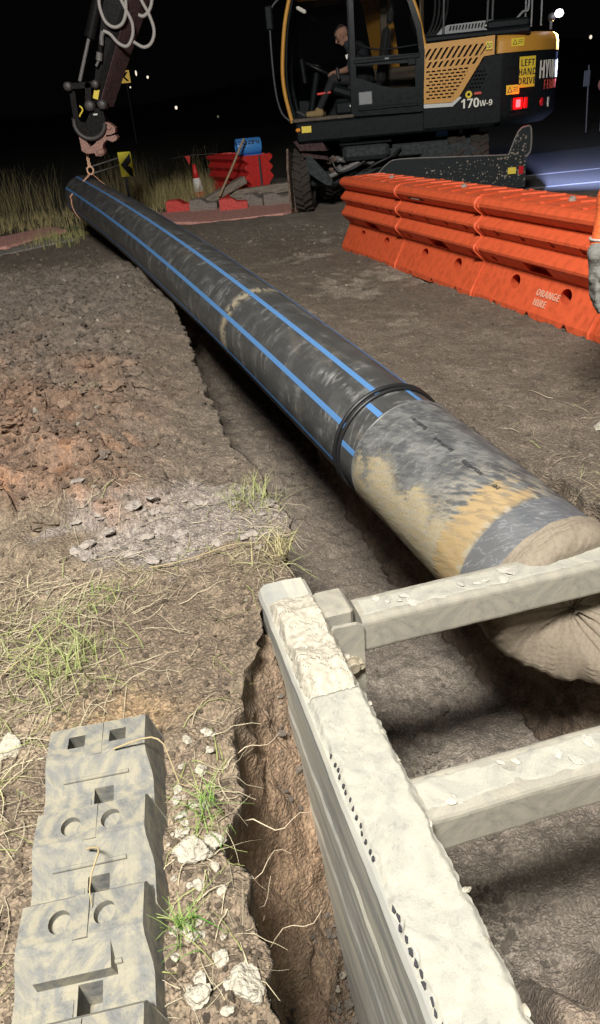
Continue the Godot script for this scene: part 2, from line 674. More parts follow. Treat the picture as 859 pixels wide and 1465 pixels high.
func build_ground() -> void:
	var st := PackedFloat32Array()
	var s := -3.6
	var back := PackedFloat32Array()
	var step := 0.1
	var b := -3.6
	while b > -60.0:
		b -= step
		step *= 1.25
		back.append(b)
	back.reverse()
	st.append_array(back)
	while s < -2.35: st.append(s); s += 0.06
	while s < 1.4: st.append(s); s += 0.0115
	while s < 5.5: st.append(s); s += 0.018
	step = 0.018
	while s < 14.0: st.append(s); s += step; step *= 1.018
	while s < 260.0: st.append(s); s += step; step *= 1.12
	var lq := PackedFloat32Array()
	var d := 0.0
	step = 0.0115
	while d < 170.0:
		lq.append(d)
		d += step
		if d > 1.5: step *= 1.045
	var rq := PackedFloat32Array()
	d = 0.0
	step = 0.015
	while d < 170.0:
		rq.append(d)
		d += step
		if d > 1.1: step *= 1.05
	var nL := lq.size()
	const NA := 28
	const NB := 26
	const NC := 12
	const NF := 84
	const NR := 44
	var nv := nL + NA + NB + NC + NF + NR + rq.size()
	var nu := st.size()
	var pos := PackedVector3Array()
	var col := PackedColorArray()
	pos.resize(nu * nv)
	col.resize(nu * nv)
	for i in nu:
		s = st[i]
		var el := edge_l(s)
		var er := edge_r(s)
		var dep := trench_depth(s)
		var deep := clampf(dep / 0.3, 0.0, 1.0)
		# left of the trench shield the cut is wider: a lip, a drop and a bank that leans on the shield
		var wide := ss(-0.35, -0.6, s)
		var d1 := lerpf(dep * 0.45, 0.05 + 0.85 * ss(-0.5, -1.7, s) + 0.05 * fb(s * 4.0, 61.0), wide)
		var d2 := lerpf(dep * 0.8, 0.1 + 1.36 * ss(-0.42, -1.7, s), wide)
		var wp := [Vector2(el, 0), Vector2(el + 0.045, -d1), Vector2(lerpf(el + 0.08, -0.16, wide), -d2), Vector2(lerpf(el + 0.11, -0.15, wide), -dep)]
		var re := er - 0.1
		for j in nv:
			var q := 0.0
			var y := 0.0
			var zone := 0
			var f := 0.0
			var k := j
			if k < nL:
				q = el - lq[nL - 1 - k]
			elif k < nL + NA + NB + NC:
				k -= nL
				zone = 1
				if k < NA:
					f = float(k + 1) / NA
					var w: Vector2 = wp[0].lerp(wp[1], f)
					q = w.x; y = w.y
					q -= 0.11 * sin(f * PI) * deep * (0.55 + 0.9 * fb(s * 3.0, 71.0)) * (1.0 - 0.25 * f)
				elif k < NA + NB:
					f = float(k - NA + 1) / NB
					var w2: Vector2 = wp[1].lerp(wp[2], f)
					q = w2.x; y = w2.y
				else:
					f = float(k - NA - NB + 1) / NC
					var w3: Vector2 = wp[2].lerp(wp[3], f)
					q = w3.x; y = w3.y
			elif k < nL + NA + NB + NC + NF:
				f = float(k - nL - NA - NB - NC + 1) / NF
				zone = 2
				q = lerpf(wp[3].x, re, f)
				y = -dep + 0.05 * deep * pow(2.0 * f - 1.0, 6.0)
			elif k < nL + NA + NB + NC + NF + NR:
				f = float(k - nL - NA - NB - NC - NF + 1) / NR
				zone = 3
				q = lerpf(re, er, f)
				y = -dep * (1.0 - f) + 0.05 * deep * (1.0 - f)
				q += 0.06 * sin(f * PI) * deep * (0.4 + 0.8 * fb(s * 2.5, 77.0))
			else:
				q = er + rq[k - nL - NA - NB - NC - NF - NR]
			var x := OO.x + AX.x * s + RX.x * q
			var dd := OO.y + AX.y * s + RX.y * q
			var h := hgt(x, dd)
			var c := soil_color(x, dd)
			if zone == 0:
				y = h
			else:
				var tc := Vector3(0.25, 0.215, 0.183)
				if zone == 2:
					y += deep * (0.05 * fb(x * 1.5, dd * 1.5, 81.0) + 0.03 * fb(x * 6.0, dd * 6.0, 83.0) + 0.012 * clod(x * 13.0, dd * 13.0) + 0.006 * clod(x * 33.0, dd * 33.0))
					y += 0.3 * ss(-1.25, -1.6, s + 0.3 * fb(q * 3.0, 91.0) - 0.25 * (q - 0.6)) * ss(0.1, 0.5, q)
					tc = mixc(tc, Vector3(0.36, 0.318, 0.27), ss(-0.1, 0.4, fb(x * 2.0, dd * 2.0, 85.0)) * 0.7)
					tc = mixc(tc, Vector3(0.42, 0.3, 0.21), ss(-1.2, -1.9, s) * 0.7)
					tc = mixc(tc, Vector3(0.27, 0.225, 0.185), ss(0.9, 2.0, s) * 0.7)
				else:
					var push := fb(s * 2.5, y * 2.5, q * 2.0 + 5.0) * 0.06 + fb(s * 9.0, y * 7.0, 3.0) * 0.03 + 0.012 * clod(s * 14.0, y * 14.0 + q * 9.0)
					var sg := 1.0 if zone == 1 else -1.0
					q += deep * push * sg * minf(1.0, absf(y) * 8.0)
					if zone == 1 and wide > 0.0 and y < -d1 * 0.9:
						y += wide * (0.05 * fb(s * 5.0, q * 9.0, 12.0) + 0.012 * clod(s * 22.0, q * 22.0))
					x = OO.x + AX.x * s + RX.x * q
					dd = OO.y + AX.y * s + RX.y * q
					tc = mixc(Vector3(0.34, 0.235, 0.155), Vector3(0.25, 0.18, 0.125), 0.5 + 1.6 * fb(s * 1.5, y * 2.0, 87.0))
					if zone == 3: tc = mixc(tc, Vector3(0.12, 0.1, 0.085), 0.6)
				tc *= 1.0 + 0.3 * fb(x * 12.0, dd * 12.0, y * 12.0)
				y = h * (1.0 - deep * minf(1.0, absf(y) * 10.0)) + y
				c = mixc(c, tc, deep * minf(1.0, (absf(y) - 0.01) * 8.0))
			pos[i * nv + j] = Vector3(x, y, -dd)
			col[i * nv + j] = Color(c.x, c.y, c.z)
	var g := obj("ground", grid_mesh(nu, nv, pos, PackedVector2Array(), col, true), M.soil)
	tag(g, "", "", "", "structure")
	print("ground ", nu, " x ", nv)


# ---------------------------------------------------------------- the long pipe
var pipe_pts := PackedVector3Array()
const PR := 0.3


func frame_at(i: int) -> Basis:
	var d := (pipe_pts[mini(i + 1, pipe_pts.size() - 1)] - pipe_pts[maxi(i - 1, 0)]).normalized()
	var x := d.cross(Vector3.UP).normalized()
	var y := x.cross(d)
	return Basis(x, y, d)


# a length of pipe wall: i0..i1 along the axis, angles a0..a1 (radians from the top, positive to the right of one looking from the near end to the far end), with UVs in metres
func pipe_skin(i0: int, i1: int, r: float, a0: float, a1: float, na: int, wob := 0.0) -> ArrayMesh:
	var pos := PackedVector3Array()
	var uv := PackedVector2Array()
	for i in range(i0, i1 + 1):
		var f := frame_at(i)
		for k in na + 1:
			var a := lerpf(a0, a1, float(k) / na)
			var r2 := r
			if wob > 0.0: r2 += wob * fb(i * 0.11, sin(a) * 2.0, cos(a) * 2.0)
			pos.append(pipe_pts[i] + (f.x * sin(a) + f.y * cos(a)) * r2)
			uv.append(Vector2(float(k) / na, float(i - i0) / (i1 - i0)))
	return grid_mesh(i1 - i0 + 1, na + 1, pos, uv, PackedColorArray(), true)


func image_mat(key: String, im: Image, rough := 0.5, bump: Image = null, cm := 0.1) -> StandardMaterial3D:
	var m := StandardMaterial3D.new()
	m.resource_name = key
	m.albedo_texture = ImageTexture.create_from_image(im)
	m.roughness = rough
	m.texture_repeat = true
	if bump:
		m.heightmap_enabled = true
		m.heightmap_texture = ImageTexture.create_from_image(bump)
		m.heightmap_scale = cm
	M[key] = m
	return m


# u runs round the pipe, v along it from the near end
func paint_pipe() -> void:
	var W := 512
	var H := 2048
	var im := Image.create(W, H, false, Image.FORMAT_RGB8)
	for y in H:
		for x in W:
			var u := float(x) / W
			var v := float(y) / H
			var ca := cos(u * TAU) * 0.3
			var sa := sin(u * TAU) * 0.3
			var z := v * 9.5
			var n := nz.get_noise_3d(ca * 5.0, sa * 5.0, z * 5.0)
			var n2 := nz.get_noise_3d(ca * 22.0, sa * 22.0, z * 9.0)
			var rub := ss(0.12, 0.5, nz.get_noise_3d(ca * 3.0 + 4.0, sa * 3.0, z * 12.0) + 0.55 * n2)
			var arc := pow(maxf(0.0, 1.0 - absf(nz.get_noise_3d(ca * 1.2, sa * 1.2, z * 7.0 + ca * 2.0)) * 14.0), 2.0) * ss(-0.1, 0.3, nz.get_noise_3d(ca * 6.0, sa * 6.0, z * 1.5))
			var t := 0.05 + 0.025 * ss(-0.3, 0.5, n) + 0.03 * n2 * n2 + 0.13 * arc + 0.06 * rub * ss(-0.1, 0.3, n) * ss(-0.25, 0.3, n)
			var c := Vector3(t * 1.0, t * 1.0, t * 0.98)
			var ring := ss(0.1, 0.0, absf(z - 2.05 + 0.05 * n)) * ss(-0.12, 0.25, n2 + 0.5 * sa + 0.1)
			c = c.lerp(Vector3(0.38, 0.32, 0.22), ring * 0.75)
			var mud := ss(0.3, 0.48, nz.get_noise_3d(ca * 2.4 + 9.0, sa * 2.4, z * 1.4) + 0.25 * n2)
			c = c.lerp(Vector3(0.24, 0.19, 0.13), mud * 0.1)
			im.set_pixel(x, y, Color(c.x, c.y, c.z).linear_to_srgb())
	image_mat("pipe_black", im, 0.46)
	# near length: grey film over the joint, smeared with ochre clay
	W = 768
	H = 768
	im = Image.create(W, H, false, Image.FORMAT_RGB8)
	var bp := Image.create(W, H, false, Image.FORMAT_RGB8)
	for y in H:
		for x in W:
			var u := float(x) / W
			var v := float(y) / H             # 1 at the far joint
			var a := (u - 0.5) * 360.0        # degrees from the top, negative on the trench side that we see
			var ax := a / 360.0 * TAU * 0.3
			var z := v * 1.2
			var n := nz.get_noise_2d(ax * 6.0, z * 6.0)
			var n2 := nz.get_noise_2d(ax * 30.0 + z * 14.0, z * 6.0 - ax * 5.0)
			var n3 := nz.get_noise_2d(ax * 70.0, z * 70.0)
			var scr := pow(maxf(0.0, 1.0 - absf(nz.get_noise_2d(ax * 9.0 + z * 16.0, z * 3.0 - ax * 4.0)) * 9.0), 3.0)
			var t := 0.078 + 0.02 * n + 0.02 * n3 + 0.02 * n2
			var c := Vector3(t * 0.97, t, t * 1.04)
			c = c.lerp(Vector3(0.2, 0.2, 0.185), ss(-0.3, 0.6, n + 0.5 * n2) * 0.42)
			c = c.lerp(Vector3(0.36, 0.35, 0.31), scr * 0.4)
			var arc := pow(maxf(0.0, 1.0 - absf(nz.get_noise_2d(ax * 2.0 + 40.0, z * 13.0 + ax * 3.0)) * 12.0), 3.0)
			c = c.lerp(Vector3(0.3, 0.29, 0.26), arc * 0.35 * ss(-0.2, 0.3, n))
			# thin dust toward the end
			c = c.lerp(Vector3(0.42, 0.36, 0.25), ss(0.6, 0.3, v + 0.3 * n2) * ss(0.0, 0.5, n2 + 0.25 - (a + 40.0) * 0.004) * 0.6)
			# clay smeared on the lower left flank, brushed along the axis
			var low := ss(-54.0, -80.0, a + 11.0 * n2 + 24.0 * n + 34.0 * (v - 0.5))
			var tongue := ss(0.16, 0.02, absf(v - 0.78 + 0.05 * n2 + 0.05 * n) + maxf(0.0, (a + 64.0)) * 0.006) + ss(0.1, 0.02, absf(v - 0.52 + 0.05 * n2 + 0.05 * n) + maxf(0.0, (a + 52.0)) * 0.006)
			var clay := clampf(low + tongue * ss(-42.0, -64.0, a + 9.0 * n2 + 8.0 * n), 0.0, 1.0)
			var cc := Vector3(0.335, 0.275, 0.165).lerp(Vector3(0.32, 0.285, 0.21), 0.5 + n2)
			# the wide ochre band near the end
			var band := ss(0.085, 0.05, absf(v - 0.25 - 0.03 * n2)) * ss(12.0, -15.0, a + 25.0 * n)
			band *= 0.65 + 0.7 * ss(-0.2, 0.3, n2)
			c = c.lerp(cc, clay * (0.75 + 0.25 * ss(-0.3, 0.2, n3)))
			c = c.lerp(Vector3(0.33, 0.235, 0.115), clampf(band, 0.0, 0.92))
			# dark grey bare ring at the very end
			var bare := ss(0.175, 0.16, v)
			c = c.lerp(Vector3(0.1 + 0.03 * n, 0.105 + 0.03 * n, 0.115 + 0.03 * n) + Vector3.ONE * 0.12 * scr, bare * 0.93)
			# a line of black marker dashes along the top right
			if absf(a + 12.0 - 3.0 * n) < 1.7 and v > 0.28 and v < 0.93:
				var dash := fmod(v * 5.2, 1.0)
				if dash < 0.62 and n3 > -0.25: c = c.lerp(Vector3(0.015, 0.015, 0.018), 0.85)
			im.set_pixel(x, y, Color(c.x, c.y, c.z).linear_to_srgb())
			var hh := clampf(0.35 + 0.35 * clay + 0.3 * band * (1.0 - bare) + 0.16 * n2 + 0.08 * n3, 0.0, 1.0)
			bp.set_pixel(x, y, Color(hh, hh, hh))
	image_mat("pipe_sleeve", im, 0.62, bp, 0.5)


func build_pipe() -> void:
	# the pipe's gentle bend: one cubic sideways, one in height
	var ctrl := []
	for k in 27:
		var d := 2.44 + 10.1 * k / 26.0
		ctrl.append(P(2.00718 - 0.452319 * d + 0.0131579 * d * d - 0.00063048 * d * d * d, -0.687238 + 0.249989 * d - 0.0206532 * d * d + 0.00071678 * d * d * d, d))
	var raw := smooth_path(ctrl, 24)
	# even steps of 4 cm
	var acc := 0.0
	pipe_pts.append(raw[0])
	for i in range(1, raw.size()):
		var a := raw[i - 1]
		var seg := a.distance_to(raw[i])
		var at := 0.04 - acc
		while at <= seg:
			pipe_pts.append(a.lerp(raw[i], at / seg))
			at += 0.04
		acc = seg - (at - 0.04)
	for pass_ in 6:
		var q := pipe_pts.duplicate()
		for i in range(1, q.size() - 1): pipe_pts[i] = (q[i - 1] + q[i] * 2.0 + q[i + 1]) * 0.25
	var ring := 0
	for i in pipe_pts.size():
		if -pipe_pts[i].z < 3.63: ring = i
	var last := pipe_pts.size() - 1
	var neck := ring - 5
	var fr := frame_at(ring)
	var tc := Vector3(0, 1.6, 0) - pipe_pts[ring]
	view_turn = atan2(tc.dot(fr.x), tc.dot(fr.y))
	print("view turn ", rad_to_deg(view_turn))
	paint_pipe()
	var t := thing("water_pipe", "long black plastic water pipe with blue stripes slung over the trench", "pipe")
	obj("pipe_barrel", pipe_skin(neck, last, PR, -PI, PI, 72), M.pipe_black, t)
	# blue stripes: eight round the barrel; behind the joint they are turned a little
	for k in 8:
		var a := deg_to_rad(-17.0 + 45.0 * k) + view_turn
		obj("blue_stripe", pipe_skin(ring, last, PR + 0.0016, a - 0.05, a + 0.05, 4), M.stripe, t)
		var b := a + deg_to_rad(-15.0)
		obj("blue_stripe", pipe_skin(neck, ring, PR + 0.0016, b - 0.05, b + 0.05, 4), M.stripe, t)
	# joint: dark rubber bands
	for o in [[0, 0.0105], [1, 0.012]]:
		var mb := MB.new()
		var c := pipe_pts[ring + o[0]]
		var f := frame_at(ring + o[0])
		var path := PackedVector3Array()
		for k in 72:
			var a := TAU * k / 72
			path.append(c + (f.x * sin(a) + f.y * cos(a)) * (PR + 0.009))
		mb.tube(path, o[1], 8, false, 1, true)
		obj("joint_band", mb, M.rubber, t)
	var sl := pipe_skin(0, neck + 1, PR + 0.011, -PI, PI, 96, 0.006)
	obj("near_sleeve", sl, M.pipe_sleeve, t)
	var lip := MB.new()
	var lf := frame_at(neck + 1)
	var lp := PackedVector3Array()
	for k in 72:
		var a := TAU * k / 72
		lp.append(pipe_pts[neck + 1] + (lf.x * sin(a) + lf.y * cos(a)) * (PR + 0.007 + 0.004 * fb(k * 0.3, 1.0)))
	lip.tube(lp, 0.008, 6, false, 1, true)
	obj("sleeve_lip", lip, M.film_edge, t)
	# the end is bagged in brown sheet: a sagging cap drawn in to a crumpled twist at the lower right
	var f0 := frame_at(0)
	var pos := PackedVector3Array()
	var uv := PackedVector2Array()
	var nr := 84
	var na := 144
	for i in nr + 1:
		var g := float(i) / nr
		for k in na + 1:
			var a := TAU * k / na - PI
			var rad := PR + 0.02
			var out := 0.0
			if g < 0.3:
				out = lerpf(0.03, -0.03, g / 0.3)
				rad += 0.006 * fb(cos(a) * 3.0, sin(a) * 3.0, g * 9.0)
			elif g < 0.55:
				var h := (g - 0.3) / 0.25
				rad -= 0.06 * (1.0 - cos(h * PI * 0.5))
				out = -0.03 - 0.07 * sin(h * PI * 0.5)
			else:
				var h := (g - 0.55) / 0.45
				rad = (rad - 0.06) * (1.0 - h)
				out = -0.1 - 0.03 * h
			var p := pipe_pts[0] + f0.z * out + (f0.x * sin(a) + f0.y * cos(a)) * rad
			# slack of the sheet hangs low and forward
			var slack := ss(0.05, 0.8, g) * ss(1.0, 0.72, g)
			var dir := cos(a - 2.65)
			if dir > 0.0: p += (f0.x * 0.12 + f0.y * -0.1 - f0.z * 0.3) * slack * pow(dir, 2.0)
			var fold := fb(sin(a) * 2.2, cos(a) * 2.2, g * 2.0 + 40.0)
			p += (p - pipe_pts[0]).normalized() * (0.008 * fold + 0.034 * pow(maxf(0.0, 1.0 - absf(fb(sin(a) * 1.6 + g * 1.5, cos(a) * 1.6 - g, 44.0)) * 3.2), 1.5) * maxf(0.25, dir) + 0.0 * pow(maxf(0.0, 1.0 - absf(fb(sin(a) * 3.5 + g * 5.0, cos(a) * 3.5 - g * 4.0, 74.0)) * 5.0), 2.0)) * ss(0.1, 0.4, g)
			pos.append(p)
			uv.append(Vector2(float(k) / na, g))
	obj("end_wrap", grid_mesh(nr + 1, na + 1, pos, uv, PackedColorArray()), M.wrap, t)


var view_turn := 0.0


# ---------------------------------------------------------------- the steel trench shield
# a closed outline (x, y) carried along z from z0 to z1, dented a little, with end caps
func swept(prof: PackedVector2Array, z0: float, z1: float, n: int, amp: float, xf: Transform3D, freq := 5.0) -> MB:
	var m := MB.new()
	var t := PackedVector3Array()
	var k := prof.size()
	var ring := []
	for i in n + 1:
		var z := lerpf(z0, z1, float(i) / n)
		var r := PackedVector3Array()
		for p in prof:
			var o := Vector3(p.x, p.y, z)
			var w := xf * o
			o += Vector3(fb(w.x * freq, w.y * freq, w.z * freq), fb(w.x * freq + 7.0, w.y * freq, w.z * freq), 0) * amp
			r.append(xf * o)
		ring.append(r)
	for i in n:
		for j in k:
			var l := (j + 1) % k
			for p in [ring[i][j], ring[i][l], ring[i + 1][l], ring[i][j], ring[i + 1][l], ring[i + 1][j]]: t.append(p)
	for e in 2:
		var tri := Geometry2D.triangulate_polygon(prof)
		var r: PackedVector3Array = ring[0] if e == 0 else ring[n]
		for i in range(0, tri.size(), 3):
			var a := tri[i]
			var b := tri[i + 1]
			var c := tri[i + 2]
			var cw: bool = (prof[b] - prof[a]).cross(prof[c] - prof[a]) > 0.0
			var pos_area := 0.0
			for q in k: pos_area += prof[q].cross(prof[(q + 1) % k])
			var fwd := (pos_area > 0.0) == (e == 1)
			if cw != (pos_area > 0.0): fwd = not fwd
			for p in ([r[a], r[b], r[c]] if fwd else [r[a], r[c], r[b]]): t.append(p)
	m.solid(t)
	return m


func round_rect(w: float, h: float, r: float, n := 4) -> PackedVector2Array:
	var o := PackedVector2Array()
	for q in 4:
		var c := Vector2((w * 0.5 - r) * (1 if q == 0 or q == 3 else -1), (h * 0.5 - r) * (1 if q < 2 else -1))
		for i in n + 1:
			var a := PI * 0.5 * (q + float(i) / n)
			o.append(c + Vector2(cos(a), sin(a)) * r)
	return o


# clay that dried on a top face: a broken crust over x0..x1, z0..z1
func crust(x0: float, x1: float, z0: float, z1: float, nx: int, nz_: int, y: float, thick: PackedFloat32Array, base: float) -> ArrayMesh:
	var pos := PackedVector3Array()
	for i in nz_ + 1:
		var z := lerpf(z0, z1, float(i) / nz_)
		for j in nx + 1:
			var f := float(j) / nx
			var x := lerpf(x0, x1, f)
			var g := key_at([[0.0, thick[0]], [0.25, thick[1]], [0.5, thick[2]], [0.75, thick[3]], [1.0, thick[4]]], float(i) / nz_)
			var h := base + g * (0.9 + 0.8 * fb(x * 7.0, z * 7.0, 3.0)) + 0.4 * g * clod(x * 17.0, z * 17.0) + 0.0012 * fb(x * 30.0, z * 30.0)
			var fz := float(i) / nz_
			if thick[0] > 0.01: h -= (1.0 - ss(0.0, 0.16, minf(fz, 1.0 - fz) + 0.06 * fb(x * 12.0, z * 12.0, 5.0))) * (g + 0.006)
			var edge := minf(f, 1.0 - f)
			if g > 0.004:
				var cr := absf(nrg.get_noise_2d(x * 7.0, z * 7.0))
				if cr < 0.035: h -= g * 0.7 * (1.0 - cr / 0.035)
			h -= (1.0 - ss(0.0, 0.1 + 0.05 * fb(z * 20.0, 2.0), edge)) * (g + 0.012)
			if i == 0 or i == nz_: h = -0.01
			pos.append(Vector3(x + (0.012 * fb(z * 14.0, f * 3.0, 8.0)), y + h, z))
	return grid_mesh(nz_ + 1, nx + 1, pos, PackedVector2Array(), PackedColorArray())


func build_shield() -> void:
	var t := thing("trench_shield", "clay-caked steel trench shield with cross struts set in the open trench", "trench shield", P(OO.x, 0, OO.y), 0.2181)
	# wall panels, local x across the trench, z toward the camera
	var pr := V2([[-0.235, -1.44], [-0.235, -0.62], [-0.239, -0.6], [-0.239, -0.52], [-0.235, -0.5], [-0.235, -0.36], [-0.24, -0.34], [-0.24, -0.25], [-0.235, -0.23], [-0.235, -0.1], [-0.247, -0.085], [-0.249, 0.045], [-0.24, 0.062], [-0.222, 0.08], [-0.15, 0.084], [-0.085, 0.08], [-0.07, 0.066], [-0.07, -0.1], [-0.07, -0.5], [-0.07, -1.44]])
	var left := obj("side_panel", swept(pr, 0.47, 3.7, 130, 0.004, Transform3D(), 6.0), M.shield, t)
	tag(left, "near left panel, pale with dried clay", "")
	var mir := PackedVector2Array()
	for p in pr: mir.append(Vector2(1.25 - p.x, p.y))
	mir.reverse()
	obj("side_panel", swept(mir, 0.47, 3.7, 60, 0.004, Transform3D(), 6.0), M.shield, t)
	obj("clay_crust", crust(-0.236, -0.072, 0.57, 1.12, 40, 130, 0.079, PackedFloat32Array([0.012, 0.03, 0.018, 0.036, 0.012]), 0.004), M.clay_crust, t)
	obj("clay_film", crust(-0.236, -0.066, 1.1, 3.3, 40, 300, 0.081, PackedFloat32Array([0.008, 0.0025, 0.002, 0.002, 0.002]), 0.003), M.clay_film, t)
	# crumbs hanging over the inner edge
	for i in 11:
		var z := rr(0.6, 2.2)
		var rk := rock(Vector3(rr(0.005, 0.013), rr(0.004, 0.01), rr(0.006, 0.016)), i + 3.0, 1)
		var o := obj("clay_crumb", rk, M.clay_crust, t)
		o.position = Vector3(-0.07 + rr(-0.012, 0.006), 0.078 + rr(-0.004, 0.004), z)
	# black rubbed ticks along the outer top edge
	var mk := MB.new()
	for i in 34:
		var z := 1.33 + i * 0.0245 + rr(-0.004, 0.004)
		if i > 13 and i < 18: continue
		var sz := 0.011 if i < 14 else 0.019
		var x := -0.232 + rr(-0.003, 0.003)
		var y := 0.0785
		var p := PackedVector2Array()
		for k in 6: p.append(Vector2(cos(TAU * k / 6.0) * 0.0055 * rr(0.4, 1.1) + sin(TAU * k / 6.0) * 0.004, sin(TAU * k / 6.0) * sz * 0.5 * rr(0.6, 1.1)))
		mk.prism(p, 0.004, Transform3D(Basis.from_euler(Vector3(-PI / 2, 0.4, 0)), Vector3(x, y + 0.004, z)))
	var mo := obj("black_scuff_mark", mk, M.black_mark, t)
	mo.set_meta("kind", "stuff")
	# struts
	var rp := round_rect(0.145, 0.142, 0.022)
	for s in 3:
		var z: float = [0.68, 1.49, 2.9][s]
		var x0: float = [0.055, -0.068, -0.068][s]
		var xf := Transform3D(Basis(Vector3(0, 0, -1), Vector3(0, 1, 0), Vector3(1, 0, 0)), Vector3(0, -0.03, z))
		var st := obj("strut", swept(rp, x0, 1.318, 110, 0.003, xf, 5.0), M.strut, t)
		var cr := crust(-0.055, 0.055, x0 + 0.01, 1.29, 16, 110, 0.0, PackedFloat32Array([0.0015, 0.002, 0.001, 0.002, 0.0015]), 0.0005)
		var co := obj("clay_film", cr, M.clay_film, t)
		co.transform = Transform3D(xf.basis, Vector3(0, 0.0405, z))
		for i in 14:
			var rk := rock(Vector3(rr(0.008, 0.026), rr(0.003, 0.007), rr(0.008, 0.022)), i * 1.7 + s, 2, 0.3)
			var o := obj("clay_flake", rk, M.clay_pale, t)
			o.position = Vector3(x0 + rr(0.08, 1.0), 0.046, z + rr(-0.045, 0.045))
			o.rotation = Vector3(rr(-0.2, 0.2), rr(0, TAU), rr(-0.2, 0.2))
		# clevis at each end: hollow post, cheek plate, bolt
		for e in 2:
			if e == 0 and s > 0: continue
			var sx := 1.0 if e == 0 else -1.0
			var bxx := -0.07 if e == 0 else 1.32
			bx("bracket_post", M.strut, t, Vector3(bxx + sx * 0.056, -0.14, z - 0.055), Vector3(0.112, 0.4, 0.15), 0.012)
			var pl := MB.new()
			pl.prism(V2([[0.003, -0.42], [0.11, -0.42], [0.118, -0.3], [0.124, 0.03], [0.1, 0.046], [0.02, 0.05], [0.003, 0.03]]), 0.016, Transform3D(Basis(Vector3(sx, 0, 0), Vector3.UP, Vector3(0, 0, sx)), Vector3(bxx, 0, z + 0.075 + (0.0 if e == 0 else 0.016))))
			obj("bracket_plate", pl, M.strut, t)
			var bt := MB.new()
			bt.lathe(V2([[0, 0.03], [0.02, 0.032], [0.024, 0.028], [0.024, 0.008], [0.032, 0.008], [0.032, 0.0], [0, 0]]), 14, TE(Vector3(bxx + sx * 0.072, -0.115, z + 0.091), PI / 2, 0, 0), -1)
			obj("bolt", bt, M.steel_bolt, t)
			var nt := MB.new()
			nt.lathe(V2([[0, 0.02], [0.014, 0.024], [0.016, 0.02], [0.016, 0], [0, 0]]), 10, TE(Vector3(bxx + sx * 0.1, -0.118, z + 0.091), PI / 2, 0, 0), -1)
			obj("locking_pin", nt, M.steel_bolt, t)


# ---------------------------------------------------------------- fence feet
# one foot: local x across (-w..0), y up, z toward the camera
func foot_mesh(w: float, ln: float, kind: int) -> Mesh:
	var r := CSGCombiner3D.new()
	var c := CSGPolygon3D.new()
	c.polygon = V2([[0.004, 0], [0.0, 0.01], [0.004, 0.127], [0.014, 0.138], [ln * 0.4, 0.142], [ln * 0.47, 0.136], [ln * 0.62, 0.101], [ln * 0.68, 0.094], [ln - 0.004, 0.088], [ln, 0.083], [ln, 0]])
	c.depth = w
	# polygon x runs along z of the foot, its depth across
	c.transform = Transform3D(Basis(Vector3(0, 0, 1), Vector3(0, 1, 0), Vector3(-1, 0, 0)), Vector3(-w, 0, 0))
	r.add_child(c)
	var holes := []
	var hz := ln * 0.2
	for s in [-1.0, 1.0]:
		if kind == 0:
			var b := CSGBox3D.new()
			b.size = Vector3(0.052, 0.1, 0.042)
			b.position = Vector3(-w * 0.5 + s * 0.065, 0.12, hz + 0.005)
			b.rotation.x = 0.25
			holes.append(b)
		else:
			var b := CSGCylinder3D.new()
			b.radius = 0.027
			b.height = 0.056
			b.sides = 20
			b.position = Vector3(-w * 0.5 + s * 0.056, 0.146, hz + 0.012)
			b.rotation.x = 0.1
			holes.append(b)
	if kind < 3:
		var sl := CSGBox3D.new()
		sl.size = Vector3(0.055, 0.14, ln * 0.26)
		sl.position = Vector3(-w * 0.5 + 0.012, 0.09, ln * 0.79)
		holes.append(sl)
	for h in holes:
		h.operation = CSGShape3D.OPERATION_SUBTRACTION
		r.add_child(h)
	# raised bar on the slope, filling strip between the sockets
	var bar := CSGCylinder3D.new()
	bar.radius = 0.0055
	bar.height = w * 0.62
	bar.sides = 10
	bar.position = Vector3(-w * 0.52, 0.112, ln * 0.58)
	bar.rotation.z = PI / 2
	r.add_child(bar)
	var st := CSGBox3D.new()
	st.size = Vector3(0.036, 0.05, ln * 0.36)
	st.position = Vector3(-w * 0.5, 0.118 if kind != 2 else 0.1205, ln * 0.24)
	r.add_child(st)
	if kind == 2:
		var pb := CSGBox3D.new()
		pb.size = Vector3(w * 0.58, 0.06, ln * 0.2)
		pb.position = Vector3(-w * 0.55, 0.105, ln * 0.55)
		pb.rotation.x = 0.12
		r.add_child(pb)
	var pl := CSGBox3D.new()
	pl.size = Vector3(0.055, 0.02, ln * 0.2)
	pl.position = Vector3(-w * 0.5 - 0.05, 0.0845, ln * 0.85)
	r.add_child(pl)
	var m: Mesh = await bake(r)
	return tapered(m, w)


# narrows a baked foot toward its top and knocks its corners about a little
func tapered(m: Mesh, w: float) -> ArrayMesh:
	var a := m.surface_get_arrays(0)
	var v: PackedVector3Array = a[Mesh.ARRAY_VERTEX]
	var ix = a[Mesh.ARRAY_INDEX]
	var o := MB.new()
	for i in (ix.size() if ix != null else v.size()):
		var p: Vector3 = v[ix[i]] if ix != null else v[i]
		var f := clampf((p.y - 0.02) / 0.13, 0.0, 1.0)
		p.x = -w * 0.5 + (p.x + w * 0.5) * (1.0 - 0.06 * f)
		p.x -= f * 0.034 * (p.x + w) / w
		p += Vector3(fb(p.x * 9.0, p.y * 9.0, p.z * 9.0), fb(p.x * 7.0 + 3.0, p.y, p.z * 7.0), fb(p.z * 8.0, p.x * 8.0, 5.0)) * 0.0018
		o.v.append(p)
	for i in o.v.size() / 3: o.s.append(-1)
	return o.mesh()


